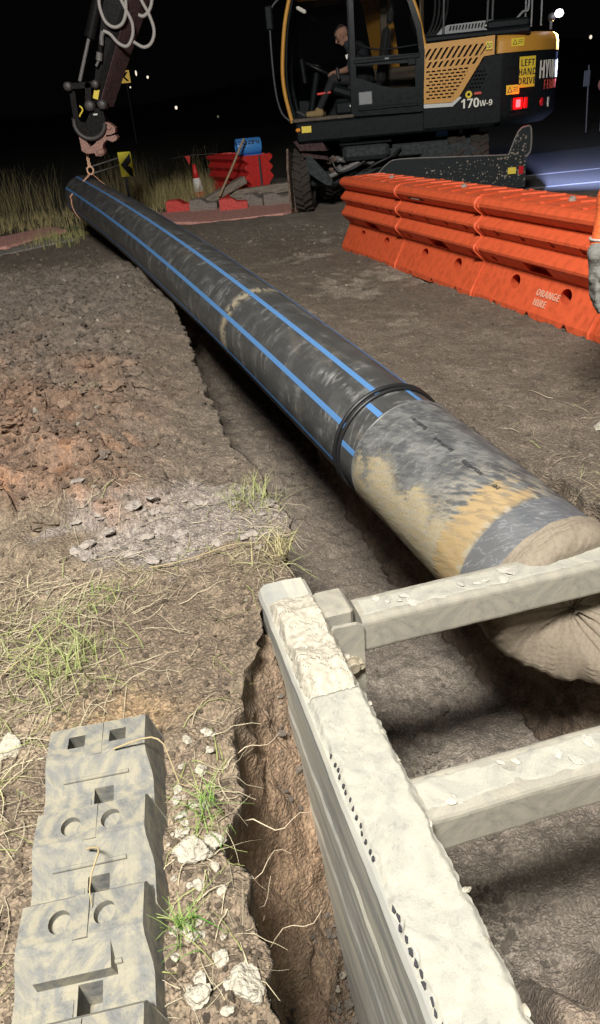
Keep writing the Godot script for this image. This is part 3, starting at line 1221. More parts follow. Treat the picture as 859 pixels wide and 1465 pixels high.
func build_feet() -> void:
	var lab := ["weathered grey fence foot with two square sockets, farthest of the row beside the trench", "weathered grey fence foot with two round sockets and a bare valley, second of the row", "weathered grey fence foot with a raised plate below its round sockets, third of the row", "weathered grey fence foot cut off by the near edge of the picture"]
	var z0 := [0.0, 0.285, 0.53, 0.785]
	var ln := [0.315, 0.275, 0.275, 0.28]
	var dir := 0.133
	for k in 4:
		var at: Vector3 = Vector3(-0.45, 0.0, -1.6) + Vector3(sin(dir), 0, cos(dir)) * z0[k]
		var t := thing("fence_foot", lab[k], "fence foot", at + Vector3(0.001 * (k % 2), 0.002 * k, 0), dir + [0.0, 0.003, -0.003, 0.004][k], "grey fence feet in a row beside the trench")
		var m: Mesh = await foot_mesh(0.305, ln[k], k)
		obj("body", m, M.foot, t)
	# smaller ones about the far barrier
	var red: Mesh = await foot_mesh(0.26, 0.5, 1)
	var fx := [[-1.64, 14.95, 0.5, 1, "red fence foot lying by the path, left of the grey one", 1.45], [-1.2, 14.75, 0.5, 0, "grey fence foot between the two red ones on the path", 1.5], [-0.66, 14.45, 0.5, 1, "red fence foot in front of the timber pile", 1.62], [-0.22, 14.75, 0.5, 0, "dark grey fence foot at the foot of the timber pile", 1.3], [0.1, 14.6, 0.5, 0, "grey fence foot nearest the excavator wheel", 1.75]]
	for f in fx:
		var t := thing("fence_foot", f[4], "fence foot", P(f[0], 0.01, f[1]), f[5], "fence feet by the red barrier")
		var o := obj("body", red, M.foot_red if f[3] else M.foot_far, t)
		o.scale = Vector3(1.35, 1.5, 1.0)
		o.position = Vector3(0.15, 0, -0.25)


# ---------------------------------------------------------------- water-filled plastic barriers
# local x along the barrier, z out of its front face, y up
const BPROF := [[0.0, 0.3], [0.045, 0.3], [0.29, 0.175], [0.395, 0.28], [0.415, 0.283], [0.5, 0.21], [0.57, 0.28], [0.59, 0.28], [0.66, 0.205], [0.73, 0.285], [0.755, 0.287], [0.79, 0.26], [0.8, 0.225]]


func barrier_mesh(ln: float) -> Mesh:
	var r := CSGCombiner3D.new()
	var poly := PackedVector2Array()
	for p in BPROF: poly.append(Vector2(p[1], p[0]))
	for i in BPROF.size(): poly.append(Vector2(-BPROF[BPROF.size() - 1 - i][1], BPROF[BPROF.size() - 1 - i][0]))
	var c := CSGPolygon3D.new()
	c.polygon = poly
	c.depth = ln
	c.rotation.y = -PI / 2
	r.add_child(c)
	for s in [1.0, -1.0]:
		# fork slots under the lowest ledge, scooped pockets, drain notches
		var b := CSGBox3D.new()
		b.size = Vector3(0.3, 0.075, 0.2)
		b.position = Vector3(ln * 0.5, 0.345, s * 0.235)
		b.operation = CSGShape3D.OPERATION_SUBTRACTION
		r.add_child(b)
		for x in ([0.3, 0.72] if s > 0.0 else []):
			var p := CSGCylinder3D.new()
			p.radius = 0.052
			p.height = 0.5
			p.sides = 20
			p.cone = false
			p.position = Vector3(ln * x + 0.02, 0.21, s * 0.235) + Vector3(-0.55, -0.1, -0.83 * s) * 0.2
			p.basis = Basis(Vector3(0, 0, 1).cross(Vector3(-0.55, -0.1, -0.83 * s)).normalized(), Vector3(-0.55, -0.1, -0.83 * s).normalized(), Vector3.ZERO)
			p.basis.z = p.basis.x.cross(p.basis.y)
			p.operation = CSGShape3D.OPERATION_SUBTRACTION
			r.add_child(p)
		for x in [0.1, 0.9]:
			var p := CSGSphere3D.new()
			p.radius = 0.055
			p.radial_segments = 14
			p.rings = 8
			p.scale = Vector3(0.6, 1.1, 0.6)
			p.position = Vector3(ln * x, 0.37, s * 0.215)
			p.rotation.z = 0.6
			p.operation = CSGShape3D.OPERATION_SUBTRACTION
			r.add_child(p)
		for x in [0.2, 0.5, 0.8]:
			var n := CSGBox3D.new()
			n.size = Vector3(0.06, 0.07, 0.1)
			n.position = Vector3(ln * x, 0.0, s * 0.3)
			n.rotation.z = PI / 4
			n.operation = CSGShape3D.OPERATION_SUBTRACTION
			r.add_child(n)
		for x in [0.15, 0.38, 0.62, 0.85]:
			var p := CSGSphere3D.new()
			p.radius = 0.035
			p.radial_segments = 12
			p.rings = 6
			p.position = Vector3(ln * x, 0.545, s * 0.262)
			p.operation = CSGShape3D.OPERATION_SUBTRACTION
			r.add_child(p)
	# raised chevron ribs over the top
	for x in [0.1, 0.26, 0.42, 0.58, 0.74, 0.9]:
		for s in [1.0, -1.0]:
			var b := CSGBox3D.new()
			b.size = Vector3(0.035, 0.016, 0.2)
			b.position = Vector3(ln * x + 0.03, 0.803, s * 0.095)
			b.rotation.y = s * 0.35
			r.add_child(b)
	return await bake(r)


func rib_line(ln: float, x: float) -> MB:
	# the thin mould seam that runs up the whole face
	var m := MB.new()
	for s in [1.0, -1.0]:
		var path := PackedVector3Array()
		for p in BPROF: path.append(Vector3(x, p[0], s * (p[1] + 0.002)))
		m.tube(path, 0.013, 6)
	return m


func make_barrier(label: String, at: Vector3, turn: float, mesh: Mesh, m: Material, group: String, ln: float) -> Node3D:
	var t := thing("water_barrier", label, "barrier", at, turn, group)
	obj("body", mesh, m, t)
	obj("mould_seam", rib_line(ln, ln - 0.06), m, t)
	var cap := MB.new()
	cap.lathe(V2([[0, 0.022], [0.022, 0.022], [0.027, 0.018], [0.027, 0], [0, 0]]), 16, T(Vector3(ln * 0.5, 0.8, -0.02)), -1)
	cap.box(T(Vector3(ln * 0.5, 0.826, -0.02)), Vector3(0.045, 0.012, 0.012), 0.003)
	obj("filler_cap", cap, M.clay_grey, t)
	var pin := MB.new()
	pin.tube(pts([Vector3(ln, 0.02, 0), Vector3(ln, 0.78, 0)]), 0.02, 8)
	obj("hinge_pin", pin, M.dark_steel, t)
	return t


func build_barriers() -> void:
	const L := 1.56
	var m: Mesh = await barrier_mesh(L - 0.02)
	var e := Vector3(0.275, 0, 0.961)
	var front := Vector3(-0.961, 0, 0.275)
	var o := P(0.81, 0.0, 9.41) - front * 0.3
	var lab := ["orange water barrier farthest along the line, beside the excavator wheel", "orange water barrier second along the line, with a small dark plate under its top", "orange water barrier with white stencilled lettering on its foot", "orange water barrier nearest the camera, beside the gloved worker"]
	for k in 4:
		var t := make_barrier(lab[k], o + e * (L * k) + Vector3(0, 0.004 * k, 0), -1.292 + [0.003, -0.003, 0.002, 0.004][k], m, M.orange, "orange water barriers in a line", L)
		if k == 1:
			bx("name_plate", M.black_mark, t, Vector3(0.35, 0.7, 0.252), Vector3(0.32, 0.03, 0.006), 0.001, Vector3(0.9, 0, 0))
			text("plate_lettering", "ROAD SAFETY", 0.02, M.cap_white, t, Transform3D(Basis.from_euler(Vector3(0.9, 0, 0)), Vector3(0.35, 0.6985, 0.2565)), 0.002)
		if k == 2:
			var b := Basis.from_euler(Vector3(-0.442, 0, 0))
			text("stencil_lettering", "ORANGE", 0.05, M.stencil, t, Transform3D(b, Vector3(0.93, 0.185, 0.2372)), 0.004)
			text("stencil_lettering", "HIRE", 0.05, M.stencil, t, Transform3D(b, Vector3(0.875, 0.12, 0.268)), 0.004)
	# the red one by the far path, end on
	var rd := await barrier_mesh(1.94)
	var r := make_barrier("red water barrier by the far path with a blue roll lying on top", P(-0.98, 0.0, 17.4), -1.12, rd, M.red_plastic, "", 1.96)
	r.set_meta("label", "red water barrier by the far path with a blue roll lying on top")
	# blue roll with printed marks, a flap hanging down
	var t := thing("blue_roll", "blue plastic roll with dark printed marks lying on the red barrier", "plastic roll", P(-0.32, 0.95, 15.85), 0.25)
	var c := MB.new()
	c.lathe(V2([[0.05, -0.235], [0.14, -0.235], [0.145, -0.225], [0.145, 0.225], [0.14, 0.235], [0.05, 0.235], [0.05, -0.235]]), 36, TE(Vector3.ZERO, 0, 0, PI / 2))
	obj("roll", c, M.blue_plastic, t)
	var fl := MB.new()
	fl.box(TE(Vector3(0.05, -0.142, 0.09), 0.06, 0, 0), Vector3(0.36, 0.006, 0.22), 0.001)
	obj("loose_flap", fl, M.blue_plastic, t)
	for k in 3:
		text("printed_mark", ["THE", "125", "PN"][k], 0.075, M.ink, t, Transform3D(Basis.from_euler(Vector3(-0.5 + 0.0 * k, 0, 0)), Vector3(-0.13 + 0.13 * k, 0.07, 0.1272)), 0.003)
	# timber stake leaning on it
	var s := MB.new()
	s.tube(pts([Vector3(0.0, 0.0, 0.0), Vector3(0.27, 0.42, -0.22), Vector3(0.56, 0.9, -0.42)]), 0.022, 8)
	tag(obj("timber_stake", s, M.timber, null), "pale round timber handle leaning on the red barrier", "timber handle").position = P(-0.93, 0.2, 14.98)


# ---------------------------------------------------------------- the wheeled excavator
# local u (rearward), y up, v away from the camera
func E3(u: float, y: float, v: float) -> Vector3: return Vector3(u, y, -v)
func ebox(n: String, m: Material, t: Node3D, u0: float, u1: float, y0: float, y1: float, v0: float, v1: float, bev := 0.012) -> MeshInstance3D:
	return bx(n, m, t, E3((u0 + u1) * 0.5, (y0 + y1) * 0.5, (v0 + v1) * 0.5), Vector3(u1 - u0, y1 - y0, v1 - v0), bev)
# an outline (u, y) standing at depth v, reaching back by th
func eplate(n: String, m: Material, t: Node3D, poly: Array, v: float, th: float) -> MeshInstance3D:
	var b := MB.new()
	b.prism(V2(poly), th, T(E3(0, 0, v + th)))
	return obj(n, b, m, t)
func etube(n: String, m: Material, t: Node3D, path: Array, r: float, seg := 8, n_ := 8) -> MeshInstance3D:
	var b := MB.new()
	b.tube(smooth_path(path, seg) if seg > 1 else pts(path), r, n_)
	return obj(n, b, m, t)


var cw_path := PackedVector2Array()
# a place on the rounded rear: arc length from the side seam -> transform whose z points outward
func on_rear(s: float, y: float, out := 0.0) -> Transform3D:
	var acc := 0.0
	for i in cw_path.size() - 1:
		var l := cw_path[i].distance_to(cw_path[i + 1])
		if acc + l >= s or i == cw_path.size() - 2:
			var p := cw_path[i].lerp(cw_path[i + 1], (s - acc) / l)
			var a := cw_path[maxi(i - 1, 0)]
			var b := cw_path[mini(i + 2, cw_path.size() - 1)]
			var x := E3((b - a).x, 0, (b - a).y).normalized()
			var z := x.cross(Vector3.UP)
			return Transform3D(Basis(x, Vector3.UP, z), E3(p.x, y, p.y) + z * out)
		acc += l
	return Transform3D()


func loft4(b: MB, lo: Array, hi: Array) -> void:
	var t := PackedVector3Array()
	for i in 4:
		var j := (i + 1) % 4
		for p in [lo[i], lo[j], hi[j], lo[i], hi[j], hi[i]]: t.append(p)
	for p in [lo[0], lo[2], lo[1], lo[0], lo[3], lo[2], hi[0], hi[1], hi[2], hi[0], hi[2], hi[3]]: t.append(p)
	b.solid(t)


func add_wheel(t: Node3D, u: float, v: float) -> void:
	var c := E3(u, 0.475, v)
	var rot := Basis.from_euler(Vector3(0, 0, PI / 2))
	var ty := MB.new()
	ty.lathe(V2([[0.26, -0.11], [0.3, -0.13], [0.4, -0.14], [0.44, -0.125], [0.45, -0.06], [0.45, 0.06], [0.44, 0.125], [0.4, 0.14], [0.3, 0.13], [0.26, 0.11], [0.26, -0.11]]), 40, Transform3D(rot, c))
	var w := obj("tyre", ty, M.tyre, t)
	var lg := MB.new()
	for k in 22:
		for s in [-1.0, 1.0]:
			var a: float = TAU * (k + (0.25 if s > 0 else 0.0) * 2.0) / 22.0
			var b := Basis(Vector3.RIGHT, a)
			lg.box(Transform3D(b * Basis.from_euler(Vector3(0, s * 0.6, 0)), c + b * Vector3(s * 0.066, 0.458, 0)), Vector3(0.155, 0.05, 0.045), 0.008)
	obj("tread_lugs", lg, M.tyre, w).set_meta("kind", "stuff")
	var rim := MB.new()
	rim.lathe(V2([[0.0, -0.05], [0.1, -0.06], [0.12, -0.02], [0.22, -0.02], [0.25, -0.11], [0.265, -0.11], [0.265, 0.11], [0.25, 0.11], [0.22, 0.02], [0.12, 0.02], [0.1, 0.06], [0, 0.05]]), 28, Transform3D(rot, c))
	obj("rim", rim, M.ex_dark, w)


func build_excavator() -> void:
	var t := thing("excavator", "yellow and black wheeled excavator with its door open and a man inside", "excavator", P(0.5, 0, 12.9), -0.1749)
	var inv := t.transform.affine_inverse()
	# ---- revolving deck
	ebox("deck", M.ex_dark, t, 0.0, 3.0, 1.04, 1.33, 0.02, 2.45, 0.03)
	ebox("side_skirt", M.ex_dark, t, 1.94, 3.05, 1.08, 1.42, -0.005, 0.05)
	ebox("marker_lamp", M.amber, t, 0.0, 0.07, 1.2, 1.25, -0.015, 0.03)
	ebox("caution_label", M.label_yellow, t, 0.09, 0.24, 1.18, 1.27, 0.008, 0.03, 0.001)
	# ---- cab
	ebox("cab_floor", M.mat_dusty, t, -0.05, 1.95, 1.33, 1.375, 0.0, 1.02)
	var fp := [E3(0.07, 2.98, 0.04), E3(-0.05, 2.6, 0.04), E3(-0.13, 2.1, 0.04), E3(-0.13, 1.75, 0.04), E3(-0.05, 1.33, 0.04)]
	etube("front_pillar", M.ex_yellow, t, fp, 0.03)
	var fp2 := []
	for p in fp: fp2.append(p + E3(0, 0, 0.96))
	etube("front_pillar", M.ex_dark, t, fp2, 0.03)
	etube("front_seal", M.ex_dark, t, [E3(0.12, 2.98, 0.05), E3(0.0, 2.6, 0.05), E3(-0.075, 2.1, 0.05), E3(-0.075, 1.75, 0.05), E3(0.0, 1.36, 0.05)], 0.02)
	ebox("centre_pillar", M.ex_dark, t, 0.86, 0.93, 1.36, 2.96, 0.02, 0.09)
	ebox("cab_roof", M.ex_yellow, t, 0.0, 1.85, 2.95, 3.06, 0.0, 1.02, 0.04)
	etube("rear_pillar", M.ex_yellow, t, [E3(1.68, 3.0, 0.03), E3(1.86, 2.6, 0.03), E3(1.965, 2.18, 0.03)], 0.026)
	ebox("rear_pillar", M.ex_yellow_shaded, t, 1.9, 1.97, 1.36, 2.95, 0.94, 1.02)
	ebox("far_pillar", M.ex_yellow_shaded, t, 1.3, 1.42, 1.37, 2.95, 0.97, 1.02)
	ebox("far_panel", M.ex_yellow_shaded, t, 0.95, 1.93, 1.37, 1.96, 0.98, 1.02)
	ebox("far_panel", M.ex_dark, t, -0.05, 0.95, 1.37, 1.62, 0.98, 1.02)
	ebox("rear_wall", M.ex_dark, t, 1.9, 1.94, 1.36, 2.1, 0.06, 0.95)
	ebox("far_window", M.glass, t, 0.0, 1.3, 1.66, 2.94, 0.995, 1.001, 0.0)
	ebox("rear_window", M.glass, t, 1.92, 1.925, 2.12, 2.94, 0.1, 0.93, 0.0)
	var wsc := MB.new()
	wsc.prism(V2([[-0.06, 2.6], [0.06, 2.95], [0.066, 2.95], [-0.054, 2.6], [-0.134, 2.1], [-0.134, 1.75], [-0.06, 1.36], [-0.066, 1.36], [-0.14, 1.75], [-0.14, 2.1]]), 0.88, T(E3(0, 0, 0.96)))
	obj("windscreen", wsc, M.glass, t)
	# the door, folded back against the side
	var dm: Mesh = await cut(V2([[0.9, 1.345], [1.9, 1.325], [1.94, 1.36], [1.965, 2.1], [1.92, 2.42], [1.8, 2.72], [1.7, 2.95], [0.9, 2.95]]), [V2([[0.965, 2.1], [1.885, 2.08], [1.85, 2.36], [1.74, 2.68], [1.64, 2.9], [0.965, 2.9]]), V2([[0.965, 2.0], [1.82, 1.965], [1.83, 1.66], [1.6, 1.65], [1.3, 1.72], [0.965, 1.85]])], 0.045)
	var dr := obj("door", dm, M.ex_door, t)
	dr.position = E3(0, 0, -0.035)
	var up := MB.new()
	up.prism(V2([[0.965, 2.1], [1.885, 2.08], [1.85, 2.36], [1.74, 2.68], [1.64, 2.9], [0.965, 2.9]]), 0.005, T(E3(0, 0, 0.018)))
	obj("door_pane", up, M.glass, dr)
	var lp := MB.new()
	lp.prism(V2([[0.965, 2.0], [1.82, 1.965], [1.83, 1.66], [1.6, 1.65], [1.3, 1.72], [0.965, 1.85]]), 0.005, T(E3(0, 0, 0.018)))
	obj("door_pane", lp, M.glass, dr)
	bx("door_pocket", M.grey_plastic, dr, E3(1.09, 1.57, -0.012), Vector3(0.2, 0.17, 0.02), 0.008)
	bx("door_rail", M.ex_dark, dr, E3(1.42, 2.045, -0.015), Vector3(0.95, 0.05, 0.03), 0.008)
	bx("door_latch", M.ex_dark, dr, E3(1.78, 1.98, -0.02), Vector3(0.12, 0.09, 0.035), 0.01)
	bx("latch_button", M.grey_plastic, dr, E3(1.42, 2.05, -0.034), Vector3(0.06, 0.025, 0.012), 0.004)
	bx("door_ledge", M.ex_dark, dr, E3(1.42, 1.43, -0.01), Vector3(0.9, 0.04, 0.025), 0.008)
	etube("grab_bar", M.ex_dark, dr, [E3(0.98, 2.28, -0.03), E3(1.3, 2.17, -0.05), E3(1.86, 2.18, -0.03)], 0.012)
	etube("mirror_arm", M.dark_steel, t, [E3(-0.06, 2.95, 0.0), E3(-0.22, 2.8, -0.03), E3(-0.26, 2.5, -0.05), E3(-0.26, 1.85, -0.04), E3(-0.2, 1.5, -0.02), E3(-0.08, 1.36, 0.0)], 0.016)
	ebox("mirror", M.ex_dark, t, -0.31, -0.2, 2.55, 2.85, -0.09, -0.04, 0.02)
	# inside the cab
	ebox("seat_base", M.ex_dark, t, 0.86, 1.32, 1.38, 1.62, 0.3, 0.72, 0.04)
	ebox("seat_cushion", M.seat, t, 0.78, 1.32, 1.62, 1.76, 0.27, 0.75, 0.05)
	bx("seat_back", M.seat, t, E3(1.36, 2.1, 0.51), Vector3(0.14, 0.75, 0.46), 0.06, Vector3(0, 0, -0.18))
	bx("headrest", M.seat, t, E3(1.47, 2.6, 0.51), Vector3(0.1, 0.2, 0.26), 0.045, Vector3(0, 0, -0.18))
	bx("console", M.ex_dark, t, E3(0.82, 1.66, 0.17), Vector3(0.5, 0.13, 0.13), 0.04, Vector3(0, 0, -0.35))
	ebox("console_foot", M.ex_dark, t, 0.62, 1.05, 1.38, 1.56, 0.1, 0.25, 0.03)
	bx("joystick", M.rubber, t, E3(0.68, 1.93, 0.2), Vector3(0.05, 0.18, 0.05), 0.02, Vector3(0, 0, 0.15))
	ebox("white_tag", M.cap_white, t, 0.84, 0.89, 1.475, 1.5, 0.085, 0.1, 0.002)
	etube("steering_column", M.ex_dark, t, [E3(0.18, 1.38, 0.5), E3(0.34, 2.0, 0.5)], 0.05, 1)
	var sw := MB.new()
	var ring := PackedVector3Array()
	for k in 24: ring.append(E3(0.34, 2.03, 0.5) + Basis.from_euler(Vector3(0, 0, -0.5)) * Vector3(cos(TAU * k / 24) * 0.19, 0, sin(TAU * k / 24) * 0.19))
	sw.tube(ring, 0.016, 6, false, 1, true)
	obj("steering_wheel", sw, M.rubber, t)
	bx("dash_panel", M.ex_dark, t, E3(0.16, 2.0, 0.22), Vector3(0.06, 0.34, 0.16), 0.02, Vector3(0, 0, 0.1))
	bx("red_lever", M.red_plastic, t, E3(0.44, 1.69, 0.3), Vector3(0.22, 0.035, 0.04), 0.01, Vector3(0, 0, 0.05))
	for k in 2:
		bx("pedal", M.dark_steel, t, E3(0.05, 1.44, 0.4 + 0.2 * k), Vector3(0.16, 0.02, 0.1), 0.006, Vector3(0, 0, -0.5))
	bx("reading_lamp", M.cap_white, t, E3(0.17, 2.79, 0.35), Vector3(0.16, 0.05, 0.07), 0.02, Vector3(0, 0.3, -0.5))
	# ---- engine housing
	ebox("engine_block", M.black_void, t, 1.97, 2.98, 1.34, 2.17, 0.06, 2.4)
	var panel := V2([[1.95, 1.42], [2.36, 1.41], [2.46, 1.47], [2.8, 1.955], [2.95, 1.965], [2.95, 2.2], [1.95, 2.18]])
	var vents := []
	for k in 12:
		var u := 1.93 + k * 0.082
		vents.append(V2([[u, 1.975], [u + 0.035, 1.975], [u + 0.135, 2.115], [u + 0.1, 2.115]]))
		if k < 11: vents.append(V2([[u - 0.03, 1.875], [u + 0.005, 1.875], [u + 0.06, 1.95], [u + 0.025, 1.95]]))
	var keep := []
	var inner := V2([[1.975, 1.45], [2.34, 1.45], [2.42, 1.5], [2.7, 1.9], [2.87, 2.1], [2.87, 2.13], [1.975, 2.13]])
	for v in vents:
		for c in Geometry2D.intersect_polygons(v, inner): keep.append(c)
	for r in 9:
		for k in 9:
			var u := 1.985 + k * 0.078 + (0.039 if r % 2 else 0.0)
			var y := 1.475 + r * 0.043
			for c in Geometry2D.intersect_polygons(V2([[u, y], [u + 0.055, y], [u + 0.055, y + 0.02], [u, y + 0.02]]), V2([[1.98, 1.45], [2.36, 1.45], [2.62, 1.85], [1.98, 1.85]])):
				keep.append(c)
	var pm: Mesh = await cut(panel, keep, 0.03)
	obj("vented_panel", pm, M.ex_yellow, t).position = E3(0, 0, -0.012)
	eplate("silver_strip", M.silver, t, [[1.95, 1.365], [2.37, 1.355], [2.5, 1.46], [2.47, 1.475], [2.36, 1.405], [1.95, 1.415]], -0.014, 0.03)
	var dk := V2([[2.37, 1.355], [2.5, 1.46], [2.83, 1.95], [3.05, 1.96], [3.06, 1.1], [1.95, 1.1], [1.95, 1.36]])
	var hol := []
	for r in 5:
		for k in 6:
			var u := 2.52 + k * 0.045 + r * 0.026
			if u > 2.83: continue
			hol.append(V2([[u, 1.56 + r * 0.05], [u + 0.026, 1.56 + r * 0.05], [u + 0.026, 1.585 + r * 0.05], [u, 1.585 + r * 0.05]]))
	var dkm: Mesh = await cut(dk, hol, 0.03)
	obj("dark_panel", dkm, M.ex_dark, t).position = E3(0, 0, -0.008)
	ebox("hood", M.ex_dark, t, 1.95, 3.45, 2.185, 2.28, 0.03, 2.35, 0.03)
	var gr := MB.new()
	gr.prism(V2([[2.13, 2.28], [2.22, 2.37], [2.3, 2.4], [2.95, 2.41], [3.0, 2.28]]), 1.3, T(E3(0, 0, 1.6)))
	obj("air_grille", gr, M.grey_plastic, t)
	for k in 13:
		bx("grille_slot", M.black_void, t, E3(2.34 + k * 0.045, 2.355, 0.298), Vector3(0.022, 0.06, 0.012), 0.002, Vector3(0, 0, -0.3))
	ebox("battery_box", M.ex_dark, t, 2.85, 3.45, 2.28, 2.4, 0.25, 1.2, 0.03)
	for k in 2: ebox("bolt_head", M.silver, t, 2.82, 2.85, 2.28 + 0.05 * k, 2.3 + 0.05 * k, 0.22, 0.25, 0.004)
	# ---- rounded counterweight
	for p in smooth2([[3.0, 0.0], [3.12, 0.01], [3.34, 0.08], [3.68, 0.34], [3.92, 0.75], [4.02, 1.25], [3.92, 1.75], [3.68, 2.16], [3.34, 2.42], [3.12, 2.49], [3.0, 2.5]], 6): cw_path.append(p)
	var lev := [[1.03, 0.16], [1.12, 0.03], [1.2, 0.0], [1.97, 0.0]]
	obj("counterweight", rear_shell(lev), M.ex_dark, t)
	obj("rear_cowl", rear_shell([[1.972, -0.004], [2.1, 0.0], [2.17, 0.02], [2.205, 0.07], [2.215, 0.16]]), M.ex_yellow, t)
	# plates, lettering and lamps on it
	var sg := MB.new()
	sg.box(T(Vector3.ZERO), Vector3(0.29, 0.39, 0.008), 0.002)
	var so := obj("steering_side_sign", sg, M.label_yellow, t)
	so.transform = on_rear(0.46, 1.71, 0.012)
	for k in 3:
		text("sign_lettering", ["LEFT", "HAND", "DRIVE"][k], 0.085, M.ink, so, T(Vector3(0, 0.115 - 0.115 * k, 0.0045)), 0.002)
	var sx := 0.70
	var wd := {"H": 0.155, "Y": 0.145, "U": 0.15, "N": 0.155, "D": 0.15, "A": 0.15, "I": 0.075}
	for ch in "HYUNDAI":
		var w: float = wd[ch]
		text("rear_lettering", ch, 0.23, M.cap_white, t, on_rear(sx + w * 0.5, 1.72, 0.002) * Transform3D(Basis().scaled(Vector3(0.66, 1, 1)), Vector3.ZERO), 0.006)
		sx += w
	sx = 0.83
	for ch in "FERROW":
		text("rear_lettering", ch, 0.12, M.red_ink, t, on_rear(sx + 0.05, 1.525, 0.002) * Transform3D(Basis().scaled(Vector3(0.8, 1, 1)), Vector3.ZERO), 0.006)
		sx += 0.1
	text("model_lettering", "170", 0.12, M.cap_white, t, T(E3(2.62, 1.375, -0.0395)), 0.005)
	text("model_lettering", "W-9", 0.075, M.cap_white, t, T(E3(2.85, 1.362, -0.0395)), 0.005)
	var em := MB.new()
	em.lathe(V2([[0.02, 0.0], [0.045, 0.0], [0.05, 0.005], [0.045, 0.01], [0.02, 0.01], [0.02, 0]]), 20, TE(E3(2.6, 1.49, -0.037), PI / 2, 0, 0))
	obj("round_emblem", em, M.label_yellow, t)
	ebox("red_badge", M.red_ink, t, 2.68, 2.78, 1.48, 1.515, -0.043, -0.037, 0.001)
	# caution labels
	for c in [[2.87, 2.08, 0.09, 0.1], [0, 0, 0, 0]]:
		if c[2] > 0.0: warning_label(t, T(E3(c[0], c[1], -0.0445)), c[2], c[3])
	warning_label(t, on_rear(0.28, 2.09, 0.004), 0.2, 0.1)
	warning_label(t, on_rear(0.235, 1.5, 0.004), 0.2, 0.12)
	# tail lamp: lit red
	var hs := MB.new()
	hs.box(T(Vector3.ZERO), Vector3(0.36, 0.2, 0.03), 0.02)
	obj("tail_lamp_housing", hs, M.ex_dark, t).transform = on_rear(0.37, 1.31, 0.006)
	var tl := MB.new()
	tl.box(T(Vector3.ZERO), Vector3(0.16, 0.15, 0.02), 0.009)
	var to := obj("tail_lamp", tl, M.tail_red, t)
	to.transform = on_rear(0.31, 1.315, 0.028)
	var tb := MB.new()
	tb.box(T(Vector3.ZERO), Vector3(0.075, 0.1, 0.012), 0.005)
	obj("lamp_bulb", tb, M.tail_hot, to).position = Vector3(0.0, 0.0, 0.012)
	var t2 := MB.new()
	t2.box(T(Vector3.ZERO), Vector3(0.07, 0.15, 0.02), 0.009)
	obj("tail_lamp", t2, M.red_lens, t).transform = on_rear(0.45, 1.315, 0.028)
	var ol := OmniLight3D.new()
	ol.name = "tail_glow"
	ol.light_color = Color(1, 0.06, 0.08)
	ol.light_energy = 0.12
	ol.light_size = 0.06
	ol.omni_range = 30
	ol.omni_attenuation = 2.0
	ol.shadow_enabled = true
	t.add_child(ol)
	ol.position = on_rear(0.31, 1.315, 0.09).origin
	var rf := MB.new()
	rf.lathe(V2([[0, 0.014], [0.055, 0.012], [0.06, 0.0], [0, 0]]), 20, on_rear(0.82, 1.3, 0.002) * TE(Vector3.ZERO, PI / 2, 0, 0))
	obj("round_reflector", rf, M.red_lens, t)
	var wr := MB.new()
	wr.box(on_rear(1.02, 1.29, 0.006), Vector3(0.05, 0.13, 0.012), 0.004)
	obj("clear_reflector", wr, M.cap_white, t)
	# rails and work lamp on top
	for r in [[2.24, 0.3], [2.86, 0.3], [2.93, 0.3]]:
		etube("rail_post", M.dark_steel, t, [E3(r[0], 2.27, r[1]), E3(r[0] + 0.01, 3.1, r[1])], 0.018, 1)
	etube("hand_rail", M.dark_steel, t, [E3(2.1, 2.76, 0.32), E3(2.24, 2.78, 0.3), E3(2.5, 2.8, 0.3), E3(2.9, 2.82, 0.3)], 0.016)
	etube("hand_rail", M.grey_plastic, t, [E3(3.32, 2.4, 0.85), E3(3.42, 2.5, 0.85), E3(3.5, 2.55, 0.85), E3(3.5, 3.0, 0.85)], 0.016)
	for u in [3.47, 3.56, 3.7]:
		etube("rail_post", M.grey_plastic, t, [E3(u, 2.3, 0.9), E3(u - 0.01, 3.1, 0.9)], 0.013, 1)
	var lm := MB.new()
	lm.lathe(V2([[0.0, 0.06], [0.05, 0.05], [0.06, 0.0], [0.04, -0.04], [0, -0.05]]), 16, TE(E3(3.83, 2.39, 0.8), 0, 0, -PI / 2))
	obj("work_lamp_bowl", lm, M.dark_steel, t)
	var lg := MB.new()
	lg.lathe(V2([[0, 0.055], [0.045, 0.04], [0.065, 0.0], [0.045, -0.04], [0, -0.055]]), 16, T(E3(3.92, 2.42, 0.68)))
	obj("work_lamp_glass", lg, M.lamp_hot, t)  # glass made oversized so its shape carries the lamp's glare
	bx("lamp_bracket", M.dark_steel, t, E3(3.83, 2.3, 0.8), Vector3(0.04, 0.14, 0.05), 0.008)
	var wl := SpotLight3D.new()
	wl.name = "work_lamp"
	wl.light_color = Color(0.7, 0.76, 1.0)
	wl.light_energy = 48.0
	wl.light_size = 0.03
	wl.spot_range = 60
	wl.spot_attenuation = 2.0
	wl.spot_angle = 62
	wl.spot_angle_attenuation = 0.8
	wl.shadow_enabled = true
	t.add_child(wl)
	wl.position = E3(3.98, 2.42, 0.7)
	wl.basis = Basis.looking_at(E3(0.75, -0.75, 1.0))
	# hose bundle at the boom foot
	for k in 4:
		var hp := PackedVector3Array()
		for i in 20: hp.append(E3(1.95 + 0.045 * k, 2.75, 1.3) + Vector3(cos(TAU * i / 20) * (0.2 + 0.02 * k), sin(TAU * i / 20) * 0.42, sin(TAU * i / 20) * 0.1 - 0.02 * k))
		var hb := MB.new()
		hb.tube(hp, 0.02, 8, false, 1, true)
		obj("boom_hose", hb, M.rubber, t)
	# ---- undercarriage
	var tt := MB.new()
